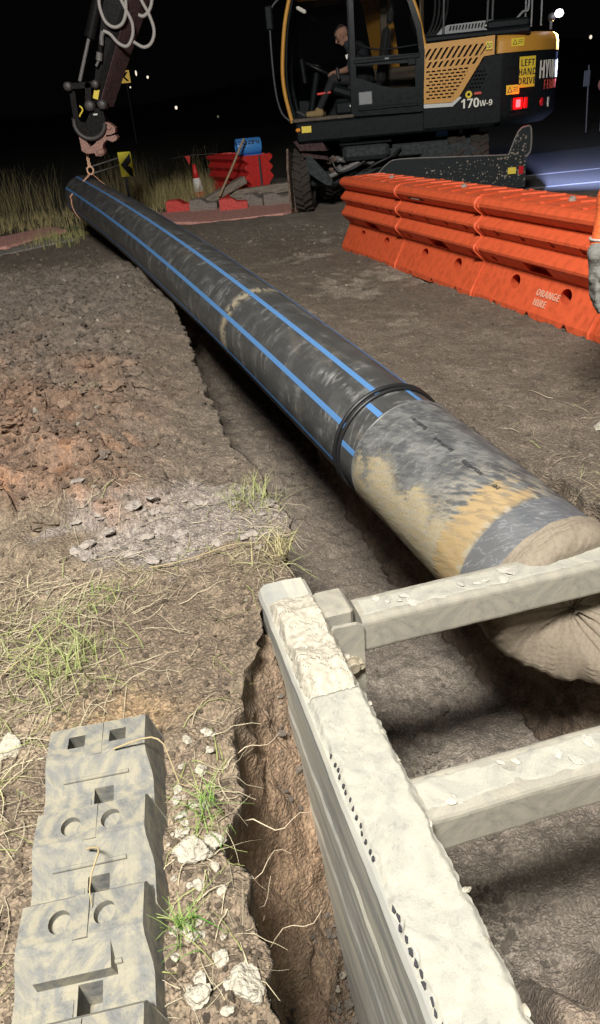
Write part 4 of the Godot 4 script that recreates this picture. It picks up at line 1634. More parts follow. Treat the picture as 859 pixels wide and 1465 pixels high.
	tt.lathe(V2([[0, 0.86], [0.62, 0.86], [0.66, 0.9], [0.66, 1.0], [0.62, 1.05], [0, 1.05]]), 32, T(E3(1.55, 0, 1.25)))
	obj("turntable", tt, M.ex_dark, t)
	ebox("chassis", M.ex_slate, t, 0.75, 2.75, 0.5, 0.86, 0.5, 2.0, 0.04)
	etube("axle", M.ex_slate, t, [E3(-0.05, 0.475, 0.47), E3(2.75, 0.475, 0.47)], 0.11, 1, 12)
	etube("axle", M.ex_slate, t, [E3(-0.05, 0.475, 2.1), E3(2.75, 0.475, 2.1)], 0.11, 1, 12)
	for w in [[0.02, 0.47], [2.45, 0.5], [2.8, 0.5], [-0.0, 2.1], [0.34, 2.1], [2.45, 2.1], [2.8, 2.1]]: add_wheel(t, w[0], w[1])
	var mf := MB.new()
	mf.prism(V2([[0.0, 0.1], [0.55, 0.06], [0.6, 0.55], [0.45, 0.9], [0.12, 0.97], [-0.02, 0.7]]), 0.03, Transform3D(Basis(Vector3(0, 0, -1), Vector3.UP, Vector3(1, 0, 0)), E3(-0.2, 0, 0.06)))
	obj("mudguard", mf, M.rusty, t)
	eplate("mudguard", M.rusty, t, [[-0.2, 0.02], [-0.15, 0.02], [-0.15, 0.62], [-0.22, 0.66]], 0.4, 0.02)
	eplate("fender_plate", M.maroon, t, [[-0.07, 1.07], [0.38, 1.05], [0.46, 0.9], [0.03, 0.93]], 0.1, 0.5)
	eplate("fender_bar", M.maroon, t, [[0.06, 0.9], [0.46, 0.82], [0.48, 0.77], [0.08, 0.84]], 0.06, 0.1)
	eplate("fender_stay", M.ex_slate, t, [[0.12, 0.85], [0.2, 0.85], [0.52, 0.48], [0.5, 0.4], [0.4, 0.42], [0.12, 0.62]], 0.05, 0.06)
	ebox("step_box", M.ex_slate, t, 0.7, 1.42, 0.73, 0.965, 0.02, 0.5, 0.06)
	ebox("step_tread", M.ex_dark, t, 0.66, 1.46, 0.955, 0.985, 0.0, 0.5, 0.008)
	for k in 9:
		var rk := rock(Vector3(0.1, 0.07, 0.08) * rr(0.5, 1.1), k * 2.1, 2, 0.8)
		obj("hydraulic_block", rk, M.rusty if k % 3 == 0 else M.grey_metal, t).position = E3(0.5 + 0.12 * (k % 6), 0.62 + 0.07 * (k / 3), 0.22 + 0.04 * (k % 2))
	etube("hydraulic_hose", M.rubber, t, [E3(0.5, 0.8, 0.1), E3(0.62, 0.6, 0.05), E3(0.85, 0.62, 0.1), E3(1.05, 0.72, 0.15)], 0.018)
	etube("hydraulic_hose", M.rubber, t, [E3(1.0, 0.55, 0.1), E3(1.2, 0.66, 0.05), E3(1.45, 0.75, 0.1), E3(1.6, 0.85, 0.2)], 0.018)
	etube("hydraulic_ram", M.grey_metal, t, [E3(0.45, 0.52, 0.18), E3(0.95, 0.7, 0.18)], 0.04, 1, 10)
	ebox("chassis_rail", M.ex_slate, t, 1.4, 2.95, 0.72, 0.9, 0.3, 0.42, 0.02)
	eplate("chassis_gusset", M.ex_slate, t, [[1.85, 0.68], [2.05, 0.82], [2.5, 0.86], [2.9, 0.72], [2.9, 0.62], [1.85, 0.62]], 0.12, 0.05)
	eplate("blade", M.splatter, t, [[1.22, 0.5], [1.4, 0.66], [1.6, 0.705], [2.9, 0.655], [3.2, 0.64], [3.33, 0.95], [3.45, 1.01], [3.51, 0.97], [3.52, 0.7], [3.46, 0.6], [3.47, 0.19], [3.2, 0.14], [1.9, 0.2], [1.5, 0.3]], -0.1, 0.09)
	etube("blade_rim", M.grey_metal, t, [E3(3.2, 0.64, -0.1), E3(3.33, 0.95, -0.1), E3(3.45, 1.01, -0.1), E3(3.51, 0.97, -0.1), E3(3.52, 0.7, -0.1), E3(3.46, 0.6, -0.1)], 0.014, 3)
	etube("blade_rim", M.grey_metal, t, [E3(1.24, 0.53, -0.1), E3(1.4, 0.665, -0.1), E3(1.6, 0.71, -0.1), E3(2.4, 0.68, -0.1), E3(3.2, 0.645, -0.1)], 0.011, 3)
	ebox("blade_arm", M.ex_slate, t, 1.9, 2.1, 0.35, 0.6, -0.02, 0.6)
	ebox("blade_arm", M.ex_slate, t, 2.9, 3.1, 0.35, 0.6, -0.02, 0.6)
	var sp := MB.new()
	for k in 240:
		var u := 3.45 - 1.5 * pow(rng.randf(), 1.7)
		var y := rr(0.2, 0.62 if u < 3.2 else 0.9)
		var rd := 0.005 + 0.016 * pow(rng.randf(), 2.5)
		var pl := PackedVector2Array()
		for q in 6: pl.append(Vector2(u + cos(TAU * q / 6.0) * rd * rr(0.5, 1.3), y + sin(TAU * q / 6.0) * rd * rr(0.5, 1.3)))
		sp.prism(pl, 0.004, T(E3(0, 0, -0.0995)))
	obj("mud_splatter", sp, M.mud_dry, t).set_meta("kind", "stuff")
	ebox("yellow_tag", M.label_yellow, t, 3.2, 3.32, 0.38, 0.47, -0.112, -0.1, 0.001)
	ebox("blade_reflector", M.red_lens, t, 3.36, 3.43, 0.37, 0.48, -0.112, -0.1, 0.003)
	eplate("blue_cap", M.blue_plastic, t, [[2.13, 0.95], [2.33, 0.95], [2.31, 1.03], [2.25, 1.08], [2.18, 1.07]], 0.4, 0.12)
	# ---- boom and stick; the stick hangs in the plane of the sling
	var ax := inv * T(P(0, 0, 11.9))
	var sh := inv * P(-0.95, 4.1, 11.9)
	var bm := MB.new()
	var bp := [E3(1.42, 1.6, 1.35), E3(1.28, 2.6, 1.35), E3(1.0, 3.6, 1.35), E3(0.4, 4.7, 1.3), E3(-0.4, 5.3, 1.0), sh + Vector3(0, 0.05, 0)]
	var bpath := smooth_path(bp, 6)
	bm.tube(bpath, 0.21, 4, true, -1)
	obj("boom", bm, M.ex_yellow, t)
	var stick := MB.new()
	loft4(stick, [Vector3(-2.29, 1.88, 0.1), Vector3(-2.225, 1.79, 0.12), Vector3(-2.08, 1.77, -0.1), Vector3(-2.2, 1.86, -0.12)], [Vector3(-1.54, 4.0, 0.15), Vector3(-1.0, 4.0, 0.17), Vector3(-0.72, 4.0, -0.15), Vector3(-1.3, 4.05, -0.17)])
	obj("stick", stick, M.ex_stick, t).transform = ax
	var un := MB.new()
	loft4(un, [Vector3(-2.215, 1.795, 0.126), Vector3(-2.205, 1.785, 0.126), Vector3(-2.06, 1.765, -0.1), Vector3(-2.08, 1.775, -0.1)], [Vector3(-0.99, 4.0, 0.18), Vector3(-0.98, 4.0, 0.175), Vector3(-0.7, 4.0, -0.15), Vector3(-0.72, 4.0, -0.15)])
	obj("stick_underside", un, M.maroon, t).transform = ax
	arm_tube("bucket_cylinder", M.ex_stick, t, ax, [[-1.62, 3.7], [-2.17, 2.58]], 0.13, 0.075)
	arm_tube("cylinder_rod", M.grey_metal, t, ax, [[-2.165, 2.6], [-2.41, 2.1]], 0.13, 0.024)
	arm_bar("link_bar", M.ex_stick, t, ax, [-2.58, 2.05], [-2.18, 2.045], 0.13, 0.07, 0.12)
	for p in [[-2.57, 2.05, 0.055], [-2.2, 2.045, 0.05], [-2.33, 1.8, 0.065], [-2.16, 1.8, 0.06]]:
		var c := MB.new()
		c.lathe(V2([[0, -0.02], [p[2], -0.02], [p[2], 0.24], [p[2] * 0.55, 0.25], [0, 0.25]]), 18, TE(Vector3(p[0], p[1], -0.02), PI / 2, 0, 0))
		obj("pivot_pin", c, M.worn_steel, t).transform = ax
	arm_bar("link_arm", M.ex_stick, t, ax, [-2.54, 2.02], [-2.56, 1.64], 0.1, 0.075, 0.05)
	arm_bar("link_arm", M.ex_stick, t, ax, [-2.3, 2.04], [-2.35, 1.78], 0.17, 0.08, 0.04)
	arm_bar("link_arm", M.ex_stick, t, ax, [-2.42, 2.04], [-2.36, 1.78], -0.12, 0.08, 0.04)
	var tb2 := MB.new()
	tb2.prism(V2([[-2.62, 1.68], [-2.6, 1.54], [-2.53, 1.44], [-2.42, 1.36], [-2.33, 1.39], [-2.22, 1.46], [-2.16, 1.62], [-2.17, 1.74], [-2.3, 1.78], [-2.38, 1.68], [-2.44, 1.6], [-2.5, 1.62], [-2.55, 1.7]]), 0.28, T(Vector3(0, 0, -0.13)))
	obj("tilt_body", tb2, M.ex_stick, t).transform = ax
	var rg := MB.new()
	var rgp := []
	for k in 9: rgp.append(Vector3(-2.38 - cos(PI * 1.05 * k / 8.0 - 0.3) * 0.21, 1.6 - sin(PI * 1.05 * k / 8.0 - 0.3) * 0.2, 0.17))
	rg.tube(smooth_path(rgp, 3), 0.03, 8)
	obj("tilt_ring", rg, M.worn_steel, t).transform = ax
	var cp := MB.new()
	cp.prism(V2([[-2.57, 1.44], [-2.5, 1.4], [-2.44, 1.3], [-2.36, 1.34], [-2.26, 1.46], [-2.27, 1.56], [-2.2, 1.6], [-2.12, 1.57], [-2.05, 1.51], [-2.06, 1.45], [-2.13, 1.425], [-2.19, 1.43], [-2.2, 1.405], [-2.12, 1.41], [-2.07, 1.42], [-2.04, 1.385], [-2.07, 1.35], [-2.12, 1.335], [-2.2, 1.37], [-2.26, 1.32], [-2.28, 1.24], [-2.27, 1.19], [-2.32, 1.17], [-2.39, 1.18], [-2.4, 1.22], [-2.46, 1.215], [-2.52, 1.225], [-2.57, 1.26]]), 0.2, T(Vector3(0, 0, -0.07)))
	obj("quick_hitch", cp, M.hitch_pink, t).transform = ax
	bx("hitch_lug", M.hitch_pink, t, Vector3.ZERO, Vector3(0.14, 0.07, 0.24), 0.02).transform = ax * TE(Vector3(-2.16, 1.53, 0.03), 0, 0, -0.55)
	bx("hitch_lug", M.hitch_pink, t, Vector3.ZERO, Vector3(0.12, 0.09, 0.24), 0.025).transform = ax * TE(Vector3(-2.32, 1.22, 0.03), 0, 0, 0.2)
	bx("hitch_label", M.cap_white, t, Vector3.ZERO, Vector3(0.06, 0.02, 0.01), 0.002).transform = ax * TE(Vector3(-2.28, 1.69, 0.155))
	bx("yellow_mark", M.label_yellow, t, Vector3.ZERO, Vector3(0.07, 0.12, 0.008), 0.002).transform = ax * TE(Vector3(-2.22, 1.93, 0.14), 0, 0, -0.4)
	var hk := []
	for k in 6: hk.append(Vector3(-2.47 + 0.03 * sin(k * 0.9), 1.81 - 0.026 * k, 0.16))
	var hb2 := MB.new()
	hb2.tube(smooth_path(hk, 3), 0.012, 6)
	obj("yellow_hook", hb2, M.label_yellow, t).transform = ax
	for h in [[[-1.9, 3.3], [-1.93, 3.06], [-1.95, 2.89], [-1.91, 2.73], [-1.81, 2.66], [-1.7, 2.69], [-1.63, 2.8], [-1.6, 2.96]], [[-1.74, 3.2], [-1.69, 3.02], [-1.63, 2.86], [-1.57, 2.69], [-1.59, 2.55], [-1.68, 2.44], [-1.79, 2.48], [-1.88, 2.59], [-1.96, 2.63]], [[-1.46, 3.1], [-1.4, 2.91], [-1.33, 2.75], [-1.3, 2.58], [-1.36, 2.45], [-1.47, 2.41], [-1.59, 2.48]], [[-1.24, 3.2], [-1.26, 2.95], [-1.32, 2.81], [-1.41, 2.75], [-1.47, 2.77]]]:
		arm_tube("stick_hose", M.hose_grey, t, ax, h, 0.22, 0.022, 5)
	arm_tube("hose_fitting", M.grey_metal, t, ax, [[-1.97, 2.63], [-2.0, 2.56], [-2.02, 2.48]], 0.2, 0.03)
	arm_tube("steel_pipe", M.ex_stick, t, ax, [[-2.01, 2.52], [-2.06, 2.38]], 0.2, 0.028)
	arm_tube("hose_fitting", M.grey_metal, t, ax, [[-2.06, 2.4], [-2.09, 2.31]], 0.2, 0.042)
	arm_tube("hose_fitting", M.grey_metal, t, ax, [[-2.09, 2.31], [-2.14, 2.25]], 0.2, 0.018)
	await operator(t)


func smooth2(a: Array, n: int) -> PackedVector2Array:
	var q := []
	for p in a: q.append(Vector3(p[0], p[1], 0))
	var r := PackedVector2Array()
	for p in smooth_path(q, n): r.append(Vector2(p.x, p.y))
	return r


# shell over the rear outline at several heights, each drawn in by an amount
func rear_shell(levels: Array) -> MB:
	var m := MB.new()
	var t := PackedVector3Array()
	var rings := []
	for l in levels:
		var r := PackedVector3Array()
		for p in cw_path:
			var c := Vector2(2.6, 1.25)
			var d := (p - c).normalized()
			var q: Vector2 = p - d * l[1]
			r.append(E3(q.x, l[0], q.y))
		rings.append(r)
	var k := cw_path.size()
	for i in levels.size() - 1:
		for j in k:
			var n := (j + 1) % k
			for p in [rings[i][j], rings[i][n], rings[i + 1][n], rings[i][j], rings[i + 1][n], rings[i + 1][j]]: t.append(p)
	for e in 2:
		var r: PackedVector3Array = rings[0] if e == 0 else rings[-1]
		for j in range(1, k - 1):
			for p in ([r[0], r[j + 1], r[j]] if e == 0 else [r[0], r[j], r[j + 1]]): t.append(p)
	var at := m.s.size()
	m.solid(t, 1)
	var sides := (levels.size() - 1) * k * 2
	for i in range(at + sides, m.s.size()): m.s[i] = -1
	return m


func warning_label(t: Node3D, xf: Transform3D, w: float, h: float) -> void:
	var b := MB.new()
	b.box(T(Vector3.ZERO), Vector3(w, h, 0.004), 0.001)
	var o := obj("caution_label", b, M.label_yellow, t)
	o.transform = xf
	var tr := MB.new()
	var s := h * 0.36
	tr.prism(V2([[-s, -s * 0.8], [s, -s * 0.8], [0, s]]), 0.002, T(Vector3(-w * 0.22, 0, 0.0021)))
	obj("warning_triangle", tr, M.ink, o)
	var t2 := MB.new()
	t2.prism(V2([[-s * 0.6, -s * 0.58], [s * 0.6, -s * 0.58], [0, s * 0.62]]), 0.002, T(Vector3(-w * 0.22, 0, 0.0032)))
	obj("warning_triangle", t2, M.label_yellow, o)
	for k in 3:
		bx("print_line", M.ink, o, Vector3(w * 0.22, h * (0.22 - 0.2 * k), 0.0025), Vector3(w * 0.38, h * 0.07, 0.001), 0.0)


func arm_tube(n: String, m: Material, t: Node3D, ax: Transform3D, path: Array, z: float, r: float, seg := 1) -> void:
	var q := []
	for p in path: q.append(Vector3(p[0], p[1], z))
	var b := MB.new()
	b.tube(smooth_path(q, seg) if seg > 1 else pts(q), r, 10)
	obj(n, b, m, t).transform = ax


func arm_bar(n: String, m: Material, t: Node3D, ax: Transform3D, a: Array, c: Array, z: float, w: float, th: float) -> void:
	var pa := Vector2(a[0], a[1])
	var pc := Vector2(c[0], c[1])
	var d := (pc - pa).normalized()
	var poly := PackedVector2Array()
	for k in 9: poly.append(pa + (-d).rotated(-PI / 2 + PI * k / 8.0) * w * 0.5)
	for k in 9: poly.append(pc + d.rotated(-PI / 2 + PI * k / 8.0) * w * 0.5)
	var b := MB.new()
	b.prism(poly, th, T(Vector3(0, 0, z - th * 0.5)))
	obj(n, b, m, t).transform = ax


# ---------------------------------------------------------------- chain and sling that hold the pipe
func build_sling() -> void:
	var t := thing("lifting_sling", "orange chain and webbing sling round the far end of the pipe", "sling", P(-2.62, 0.25, 11.98))
	var o := -t.position
	var ch := smooth_path([P(-2.53, 1.25, 11.93), P(-2.54, 1.19, 11.93), P(-2.545, 1.12, 11.95), P(-2.545, 1.06, 11.95)], 3)
	for k in 8:
		var f := k / 7.0 * (ch.size() - 1)
		var c := ch[int(f)].lerp(ch[mini(int(f) + 1, ch.size() - 1)], f - int(f))
		var lk := PackedVector3Array()
		for i in 16:
			var a := TAU * i / 16
			var p := Vector3(cos(a) * 0.017, sin(a) * 0.03, 0)
			if k % 2: p = Vector3(0, p.y, p.x)
			lk.append(c + o + p)
		var b := MB.new()
		b.tube(lk, 0.0065, 6, false, 1, true)
		obj("chain_link", b, M.chain, t)
	var rg := PackedVector3Array()
	for i in 20:
		var a := TAU * i / 20
		rg.append(P(-2.545, 0.995, 11.95) + o + Vector3(cos(a) * (0.032 + 0.012 * absf(cos(a))), sin(a) * 0.055, 0))
	var rb := MB.new()
	rb.tube(rg, 0.011, 8, false, 1, true)
	obj("sling_ring", rb, M.chain, t)
	# webbing: from the ring down both flanks of the pipe and round under it
	var i0 := 0
	for i in pipe_pts.size():
		if -pipe_pts[i].z < 12.0: i0 = i
	var c := pipe_pts[i0]
	var f := frame_at(i0)
	for s in [-1.0, 1.0]:
		var path := [P(-2.545 + 0.015 * s, 0.95, 11.95)]
		for k in 12:
			var a: float = s * deg_to_rad(lerpf(66.0 if s < 0 else 34.0, 180.0, k / 11.0))
			path.append(c + (f.x * sin(a) + f.y * cos(a)) * (PR + 0.008))
		var sp := smooth_path(path, 3)
		var rbp := Blades.new()
		for q in sp.size(): sp[q] += o
		var b := MB.new()
		for q in sp.size() - 1:
			var d := (sp[q + 1] - sp[q])
			var x := f.z.normalized()
			var nrm := x.cross(d.normalized())
			b.box(Transform3D(Basis(d.normalized(), nrm, x).orthonormalized(), (sp[q] + sp[q + 1]) * 0.5), Vector3(d.length() * 1.08, 0.008, 0.07), 0.0015)
		obj("webbing", b, M.webbing, t)


# ---------------------------------------------------------------- the two men
func head_bones(c: Vector3, fwd: Vector3, up: Vector3, skin: Color, hair: Color) -> Array:
	var r := fwd.cross(up).normalized()
	var b := []
	b.append([c + up * 0.035 - fwd * 0.02, c + up * 0.03 + fwd * 0.015, 0.092, 0.085, skin])
	b.append([c - up * 0.03 + fwd * 0.02, c - up * 0.075 + fwd * 0.045, 0.07, 0.042, skin])
	b.append([c + up * 0.01 + fwd * 0.1, c - up * 0.025 + fwd * 0.116, 0.012, 0.016, skin])
	for s in [-1.0, 1.0]:
		b.append([c + r * s * 0.09 + up * 0.015, c + r * s * 0.095 - up * 0.02 - fwd * 0.005, 0.018, 0.012, skin])
		b.append([c + r * s * 0.034 + up * 0.026 + fwd * 0.092, c + r * s * 0.042 + up * 0.024 + fwd * 0.088, 0.01, 0.01, Color(0.06, 0.04, 0.035)])
		b.append([c + r * s * 0.02 + up * 0.045 + fwd * 0.093, c + r * s * 0.055 + up * 0.045 + fwd * 0.082, 0.009, 0.007, hair])
	b.append([c - r * 0.022 - up * 0.055 + fwd * 0.094, c + r * 0.022 - up * 0.055 + fwd * 0.094, 0.009, 0.009, Color(0.3, 0.13, 0.11)])
	b.append([c + up * 0.075 - fwd * 0.03, c + up * 0.068 + fwd * 0.035, 0.074, 0.055, hair])
	b.append([c + up * 0.03 - fwd * 0.06, c - up * 0.02 - fwd * 0.065, 0.066, 0.05, hair])
	return b


# palm and five bent fingers; w wrist, d direction of the fingers, n the way the palm faces, th the side of the thumb
func hand_bones(w: Vector3, d: Vector3, n: Vector3, th: Vector3, c: Color, curl: float, k := 1.0) -> Array:
	var b := []
	b.append([w, w + d * 0.05 * k, 0.028 * k, 0.03 * k, c])
	for i in 4:
		var off := th * (0.03 - 0.02 * i) * k
		var ln: float = [0.036, 0.04, 0.037, 0.029][i] * k
		b.append([w + d * 0.02 * k + off * 0.7, w + d * 0.085 * k + off, 0.017 * k, 0.0125 * k, c])
		var p := w + d * 0.085 * k + off
		var dir := d
		for j in 3:
			dir = (dir + n * curl * (0.55 + 0.15 * i * 0.5)).normalized()
			var q: Vector3 = p + dir * ln * [1.1, 0.75, 0.6][j]
			b.append([p, q, [0.0125, 0.0115, 0.0105][j] * k, [0.0115, 0.0105, 0.009][j] * k, c])
			p = q
	var tp := w + d * 0.025 * k + th * 0.026 * k
	var t1 := tp + (d * 0.6 + th * 0.75 + n * 0.25).normalized() * 0.042 * k
	var t2 := t1 + (d * 0.9 + th * 0.3 + n * 0.4).normalized() * 0.034 * k
	b.append([w + d * 0.01 * k, tp, 0.022 * k, 0.018 * k, c])
	b.append([tp, t1, 0.016 * k, 0.0135 * k, c])
	b.append([t1, t2, 0.0135 * k, 0.0105 * k, c])
	return b


func person_mat() -> StandardMaterial3D:
	var m := mat("person", Color.WHITE, 0.82, "fine", 0.25, 7.0, "dusty")
	m.vertex_color_use_as_albedo = true
	return m


func operator(t: Node3D) -> void:
	var skin := Color(0.3, 0.165, 0.115)
	var cloth := Color(0.02, 0.024, 0.035)
	var tr := Color(0.014, 0.014, 0.018)
	var boot := Color(0.3, 0.21, 0.1)
	var pos := t.transform * E3(0.95, 1.37, 0.5)
	var g := thing("person", "man with short dark hair and dark clothes seated in the excavator cab, looking down", "person", pos, t.rotation.y)
	var o := -E3(0.95, 1.37, 0.5)
	var hip := E3(1.08, 1.85, 0.5) + o
	var chest := E3(0.98, 2.15, 0.5) + o
	var neck := E3(0.84, 2.33, 0.5) + o
	var head := E3(0.745, 2.42, 0.5) + o
	var b := []
	b.append([hip, chest, 0.14, 0.15, cloth])
	b.append([chest, neck - Vector3(0, 0.03, 0), 0.15, 0.08, cloth])
	b.append([neck, head, 0.055, 0.055, skin])
	for s in [-1.0, 1.0]:
		var v: float = 0.5 + s * 0.2
		var sh := E3(0.92, 2.27, v) + o
		var el := E3(0.86, 1.98, 0.5 + s * 0.27) + o
		var wr := E3(0.68, 1.95, 0.5 + s * 0.2) + o
		b.append([chest + Vector3(0, 0.08, 0), sh, 0.1, 0.075, cloth])
		b.append([sh, el, 0.068, 0.052, cloth])
		b.append([el, wr, 0.048, 0.032, cloth if s > 0 else skin])
		b.append_array(hand_bones(wr, (E3(-1, 0.05, -0.2 * s)).normalized(), Vector3(0, -1, 0), E3(0, 0, -s), skin, 0.5))
		var hj := E3(1.05, 1.82, 0.5 + s * 0.1) + o
		var kn := E3(0.58, 1.86, 0.5 + s * 0.17) + o
		var an := E3(0.34, 1.47, 0.5 + s * 0.16) + o
		b.append([hj, kn, 0.095, 0.065, tr])
		b.append([kn, an, 0.062, 0.048, tr])
		b.append([an - Vector3(0, 0.01, 0), an + E3(0.03, -0.045, 0), 0.055, 0.05, boot])
		b.append([an + E3(0.02, -0.05, 0), an + E3(-0.17, -0.05, 0), 0.05, 0.042, boot])
	var hb := [[neck.lerp(head, 0.2), head, 0.053, 0.055, skin]]
	hb.append_array(head_bones(head, E3(-0.86, -0.5, -0.12).normalized(), E3(-0.5, 0.86, 0).normalized(), skin, Color(0.02, 0.015, 0.012)))
	var m := body_mesh(b, 0.011, 0.02)
	obj("body", m, M.person, g)
	obj("head", body_mesh(hb, 0.006, 0.016), M.person, g)
	var bg := MB.new()
	bg.box(TE(E3(0.82, 2.14, 0.34) + o, 0, 0.3, 0.3), Vector3(0.05, 0.06, 0.012), 0.004)
	obj("shirt_badge", bg, M.cap_white, g)


func worker() -> void:
	# stands just beyond the right border; his gloved hand and sleeve reach into the picture
	var org := Color(0.75, 0.13, 0.03)
	var navy := Color(0.012, 0.018, 0.04)
	var glove := Color(0.2, 0.2, 0.19)
	var skin := Color(0.42, 0.24, 0.17)
	var boot := Color(0.14, 0.09, 0.045)
	var g := thing("person", "worker in an orange sleeve and grey work glove standing at the right border", "person", P(1.78, 0.0, 3.42), 0.0)
	g.position.y = ground_y(1.78, 3.42)
	var b := []
	b.append([Vector3(0, 0.98, 0), Vector3(0, 1.22, 0.0), 0.15, 0.16, org])
	b.append([Vector3(0, 1.22, 0), Vector3(0, 1.4, -0.02), 0.165, 0.12, org])
	b.append([Vector3(0, 0.96, 0), Vector3(0, 0.88, 0), 0.155, 0.15, navy])
	b.append([Vector3(0, 1.42, -0.01), Vector3(0, 1.56, 0.01), 0.06, 0.055, skin])
	for s in [-1.0, 1.0]:
		var sh := Vector3(0.19 * s, 1.4, 0)
		var el := Vector3(0.3 * s, 1.13, 0.0)
		var wr := Vector3((0.365 if s < 0 else 0.31) * s, 0.865, 0.07)
		b.append([Vector3(0.06 * s, 1.4, 0), sh, 0.1, 0.078, org])
		b.append([sh, el, 0.074, 0.058, org])
		b.append([el, el.lerp(wr, 0.72), 0.057, 0.05, org])
		b.append([el.lerp(wr, 0.72), wr, 0.04, 0.034, navy])
		var hip := Vector3(0.095 * s, 0.9, 0)
		var kn := Vector3(0.12 * s, 0.5, 0.05)
		var an := Vector3(0.13 * s, 0.11, 0.0)
		b.append([hip, kn, 0.105, 0.07, navy])
		b.append([kn, an, 0.068, 0.058, navy])
		b.append([an, an + Vector3(0, -0.05, 0), 0.058, 0.052, boot])
		b.append([an + Vector3(0, -0.06, -0.03), an + Vector3(0.02 * s, -0.065, 0.15), 0.05, 0.042, boot])
	var hd0 := [[Vector3(0, 1.48, 0), Vector3(0, 1.57, 0.01), 0.06, 0.056, skin]]
	hd0.append_array(head_bones(Vector3(0, 1.64, 0.02), Vector3(-0.3, -0.15, 1).normalized(), Vector3.UP, skin, Color(0.03, 0.02, 0.015)))
	obj("body", body_mesh(b, 0.013, 0.03), M.person, g)
	obj("head", body_mesh(hd0, 0.006, 0.016), M.person, g)
	var hb := []
	for s in [-1.0, 1.0]:
		var wr := Vector3((0.365 if s < 0 else 0.31) * s, 0.88, 0.07)
		var d := Vector3(-0.06 * s * -1.0, -0.98, 0.1).normalized()
		var hd := hand_bones(wr + Vector3(0, -0.015, 0), d, Vector3(-s, 0, 0.1).normalized(), Vector3(0, 0, 1), glove, 0.22, 1.12)
		# flared cuff of the glove
		hd.append([wr + Vector3(0, 0.035, 0), wr + Vector3(0, -0.03, 0), 0.05, 0.035, glove])
		hd.append([wr + Vector3(-0.02, 0.03, 0.02), wr + Vector3(0, -0.02, 0), 0.034, 0.03, glove])
		obj("glove", body_mesh(hd, 0.0045, 0.012), M.person, g)
	for y in [1.02, 1.2]:
		var rp := PackedVector3Array()
		for k in 24: rp.append(Vector3(cos(TAU * k / 24) * 0.165, y, sin(TAU * k / 24) * 0.158))
		var rb := MB.new()
		rb.tube(rp, 0.014, 4, false, 1, true)
		obj("reflective_band", rb, M.silver, g)
	var cb := MB.new()
	var wr2 := Vector3(-0.345, 0.97, 0.045)
	var cp := PackedVector3Array()
	for k in 20: cp.append(wr2 + Vector3(cos(TAU * k / 20) * 0.053, 0, sin(TAU * k / 20) * 0.053))
	cb.tube(cp, 0.006, 6, false, 1, true)
	obj("sleeve_band", cb, M.reflective, g)
	var hat := MB.new()
	hat.lathe(V2([[0.0, 0.13], [0.06, 0.12], [0.1, 0.08], [0.115, 0.02], [0.118, 0.0], [0.15, -0.008], [0.15, -0.014], [0.0, -0.01]]), 24, T(Vector3(0, 1.72, 0.01)))
	obj("hard_hat", hat, M.cap_white, g)


# ---------------------------------------------------------------- loose ground things
func in_trench(x: float, d: float, m := 0.0) -> bool:
	var sq := to_sq(x, d)
	return trench_depth(sq.x) > 0.05 and sq.y > edge_l(sq.x) - m and sq.y < edge_r(sq.x) + m


func scatter_clods() -> void:
	var kinds := []
	for k in 5:
		kinds.append(rock(Vector3(1, 0.72, 0.9), k * 4.7 + 1.0, 1 if k < 3 else 2, 1.0).mesh())
	var xf := [[], [], [], [], []]
	var cl := [[], [], [], [], []]
	for i in 90000:
		var d := 0.7 + pow(rng.randf(), 1.8) * 11.0
		var x := rr(-1.0, 1.0) * (0.75 + d * 0.5)
		var w := spoil(x, d)
		var pr := 0.25 + 0.75 * w
		if x > 0.2 and d > 3.0: pr = 0.3
		if d < 2.8: pr = 0.55
		if rng.randf() > pr: continue
		var sz := 0.0022 + 0.009 * pow(rng.randf(), 5.0) + w * 0.016 * pow(rng.randf(), 6.0)
		sz *= 0.8 + d * 0.16
		var y := ground_y(x, d)
		if in_trench(x, d):
			var sq := to_sq(x, d)
			if sq.x < -0.5 and sq.y < -0.25:
				if sq.y < edge_l(sq.x) + 0.05: continue
			sz *= 1.7
			if sq.x < -0.5 and sq.y < -0.25: pass
			elif sq.y < edge_l(sq.x) + 0.2 or sq.y > edge_r(sq.x) - 0.2: continue
		elif in_trench(x, d, 0.02): continue
		var k := rng.randi() % 5
		xf[k].append(Transform3D(Basis.from_euler(Vector3(rr(-0.6, 0.6), rr(0, TAU), rr(-0.6, 0.6))).scaled(Vector3.ONE * sz), P(x, y + sz * 0.25, d)))
		var c := soil_color(x, d) * rr(0.75, 1.3)
		if in_trench(x, d): c = Vector3(0.27, 0.232, 0.195) * rr(0.8, 1.25)
		if rng.randf() < 0.012: c = Vector3(0.5, 0.45, 0.36)
		cl[k].append(Color(c.x, c.y, c.z))
	for k in 5:
		var mm := MultiMesh.new()
		mm.transform_format = MultiMesh.TRANSFORM_3D
		mm.use_colors = true
		mm.mesh = kinds[k]
		mm.instance_count = xf[k].size()
		for i in xf[k].size():
			mm.set_instance_transform(i, xf[k][i])
			mm.set_instance_color(i, cl[k][i])
		var o := MultiMeshInstance3D.new()
		o.multimesh = mm
		o.material_override = M.clod
		o.name = numbered("loose_soil")
		add_child(o)
		tag(o, "loose clods and crumbs of soil strewn over the worked ground", "loose soil", "loose soil over the worked ground", "stuff")


